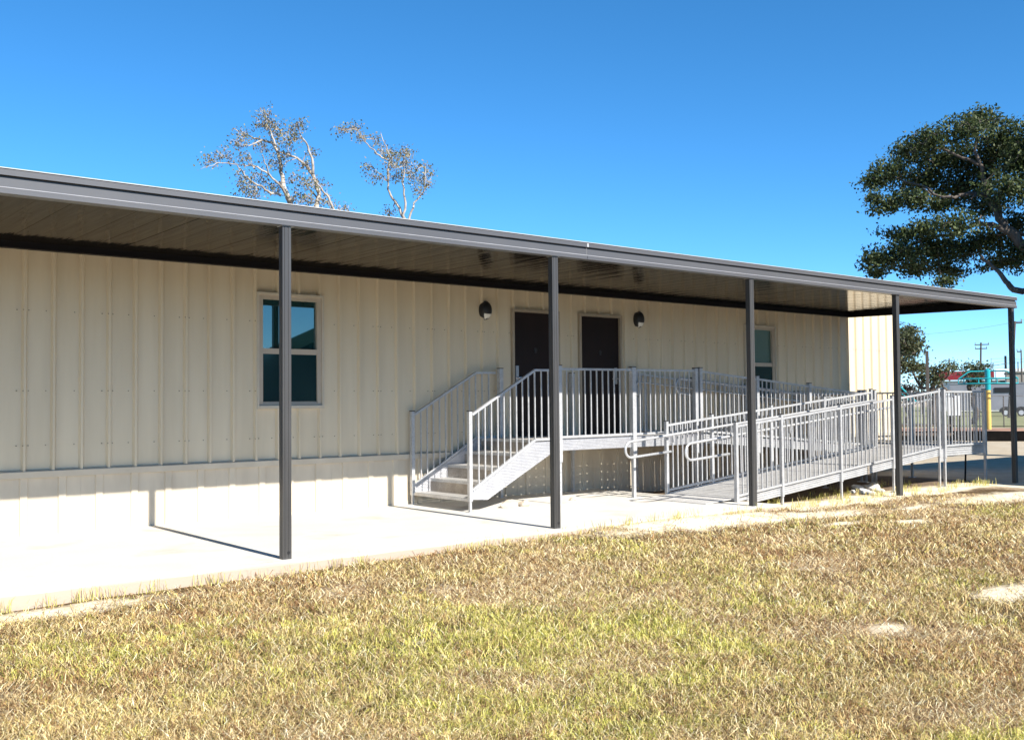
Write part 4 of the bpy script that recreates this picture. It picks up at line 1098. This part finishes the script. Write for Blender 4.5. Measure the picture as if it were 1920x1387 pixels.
q.bx(-1.0, -0.9, -0.05, 0.05, 5.6, 7.4); q.build('frame', 'fence_steel', bb)
OB(o).bx(0.75, 1.05, -0.1, 0.1, 5.6, 7.7).build('end_panel', 'dark_beam', bb)
# utility poles and wires
def upole(px, ytop, D, wid, arms, label, lean=0.0):
    o = fl(px, D); H_ = at((px, ytop), D)[2]-GZF
    t_ = thing('utility_pole', tuple(o), label, 'utility pole', 'utility poles along the street')
    OB(o).tb([(-lean*H_, 0, 0), (0, 0, H_)], [wid, wid*0.75], 8).build('pole', 'pole_wood', t_)
    for py, half, asym in arms:
        z = at((px, py), D)[2]-GZF; zc = z
        OB(o).bx(-half+asym, half+asym, -0.06, 0.06, zc-0.07, zc+0.07).build('crossarm', 'pole_wood', t_)
        for sx in (-0.9, 0.9): OB(o).tb([(half*sx+asym, 0, zc+0.07), (half*sx+asym, 0, zc+0.3)], 0.05, 6).build('insulator', 'fence_steel', t_)
    return o
upole(1842, 642, 150, 0.16, [(646, 0.9, 0.1), (653.5, 0.75, 0.0)], 'utility pole with two crossarms left of the last canopy post', 0.035)
upole(1781.5, 672, 190, 0.15, [(676, 0.9, 0)], 'slim utility pole with one crossarm behind the red fascia')
upole(1906.5, 602, 95, 0.15, [(605, 0.5, 0.05)], 'tall leaning utility pole right of the last canopy post', 0.075)
upole(1917, 656, 120, 0.1, [(659, 0.2, -0.2)], 'short light pole at the right picture edge', 0.0)
upole(1729, 683, 120, 0.12, [], 'thin bare pole rising through the twisted tree')
upole(1910.5, 678, 140, 0.09, [], 'thin plain pole between the leaning pole and the picture edge')
wires = [((1600, 722), (1842, 683)), ((1600, 735), (1920, 672)), ((1640, 700), (1920, 677)), ((1715, 627.5), (1920, 600)), ((1640, 692), (1740, 712)), ((1740, 688), (1920, 679))]
WL = ['steep overhead wire rising to the pole with two crossarms', 'long overhead wire rising past the red fascia to the right edge', 'nearly level overhead wire crossing the bushy tree', 'topmost overhead wire, high in the sky right of the fourth post', 'falling overhead wire just right of the fourth post', 'lowest level overhead wire at the right, near the rooftop sign']
for i, (a, b) in enumerate(wires):
    D_ = 110+8*i; pa, pb = at(a, D_), at(b, D_+10)
    pts = [pa+(pb-pa)*t_ - np.array([0, 0, 1.0])*0.55*4*t_*(1-t_)*0.5 for t_ in np.linspace(0, 1, 13)]
    pb2 = pb + (pb-pa)*0.3; pts.append(pb2)
    tag(MB().tube([tuple(p) for p in pts], 0.022, 4).build('overhead_wire', 'wire'), WL[i], 'wire', 'overhead lines at the right')

# ------------------------------------------------------------------ neighbours on the camera's side (seen in the window glass, and casting the shade at the far end)
n1 = thing('green_roofed_building', (24.0, -40.0, 0), 'green-roofed gabled building mirrored in the upper window pane', 'building')
MB().box(26.0, 43, -44, -40, -0.2, 3.9).build('wall', 'tan_far', n1)
MB().prism([(25.2, 0, 3.9), (43.8, 0, 3.9), (34.5, 0, 8.0)], (0, -44.5, 0), (0, -39.3, 0)).build('roof', 'roof_green', n1)
MB().box(12, 25.9, -50, -44.6, -0.2, 4.3).build('annex', 'roof_green', n1)
for x in (27, 31, 35): MB().box(x, x+1.2, -40.0, -39.95, 1.2, 2.6).build('window', 'pane_far', n1)
n2 = thing('neighbouring_building', (18.75, -6.2, 0), 'neighbouring building outside the right edge whose shadow covers the far post', 'building')
MB().box(18.95, 36, -14, -6.5, -0.2, 4.7).build('wall', 'siding', n2)
MB().prism([(0, -6.2, 4.86), (0, -6.2, 5.05), (0, -10.2, 5.6), (0, -14.2, 5.05), (0, -14.2, 4.7), (0, -6.45, 4.7)], (18.75, 0, 0), (36.2, 0, 0)).build('roof', 'bronze', n2)
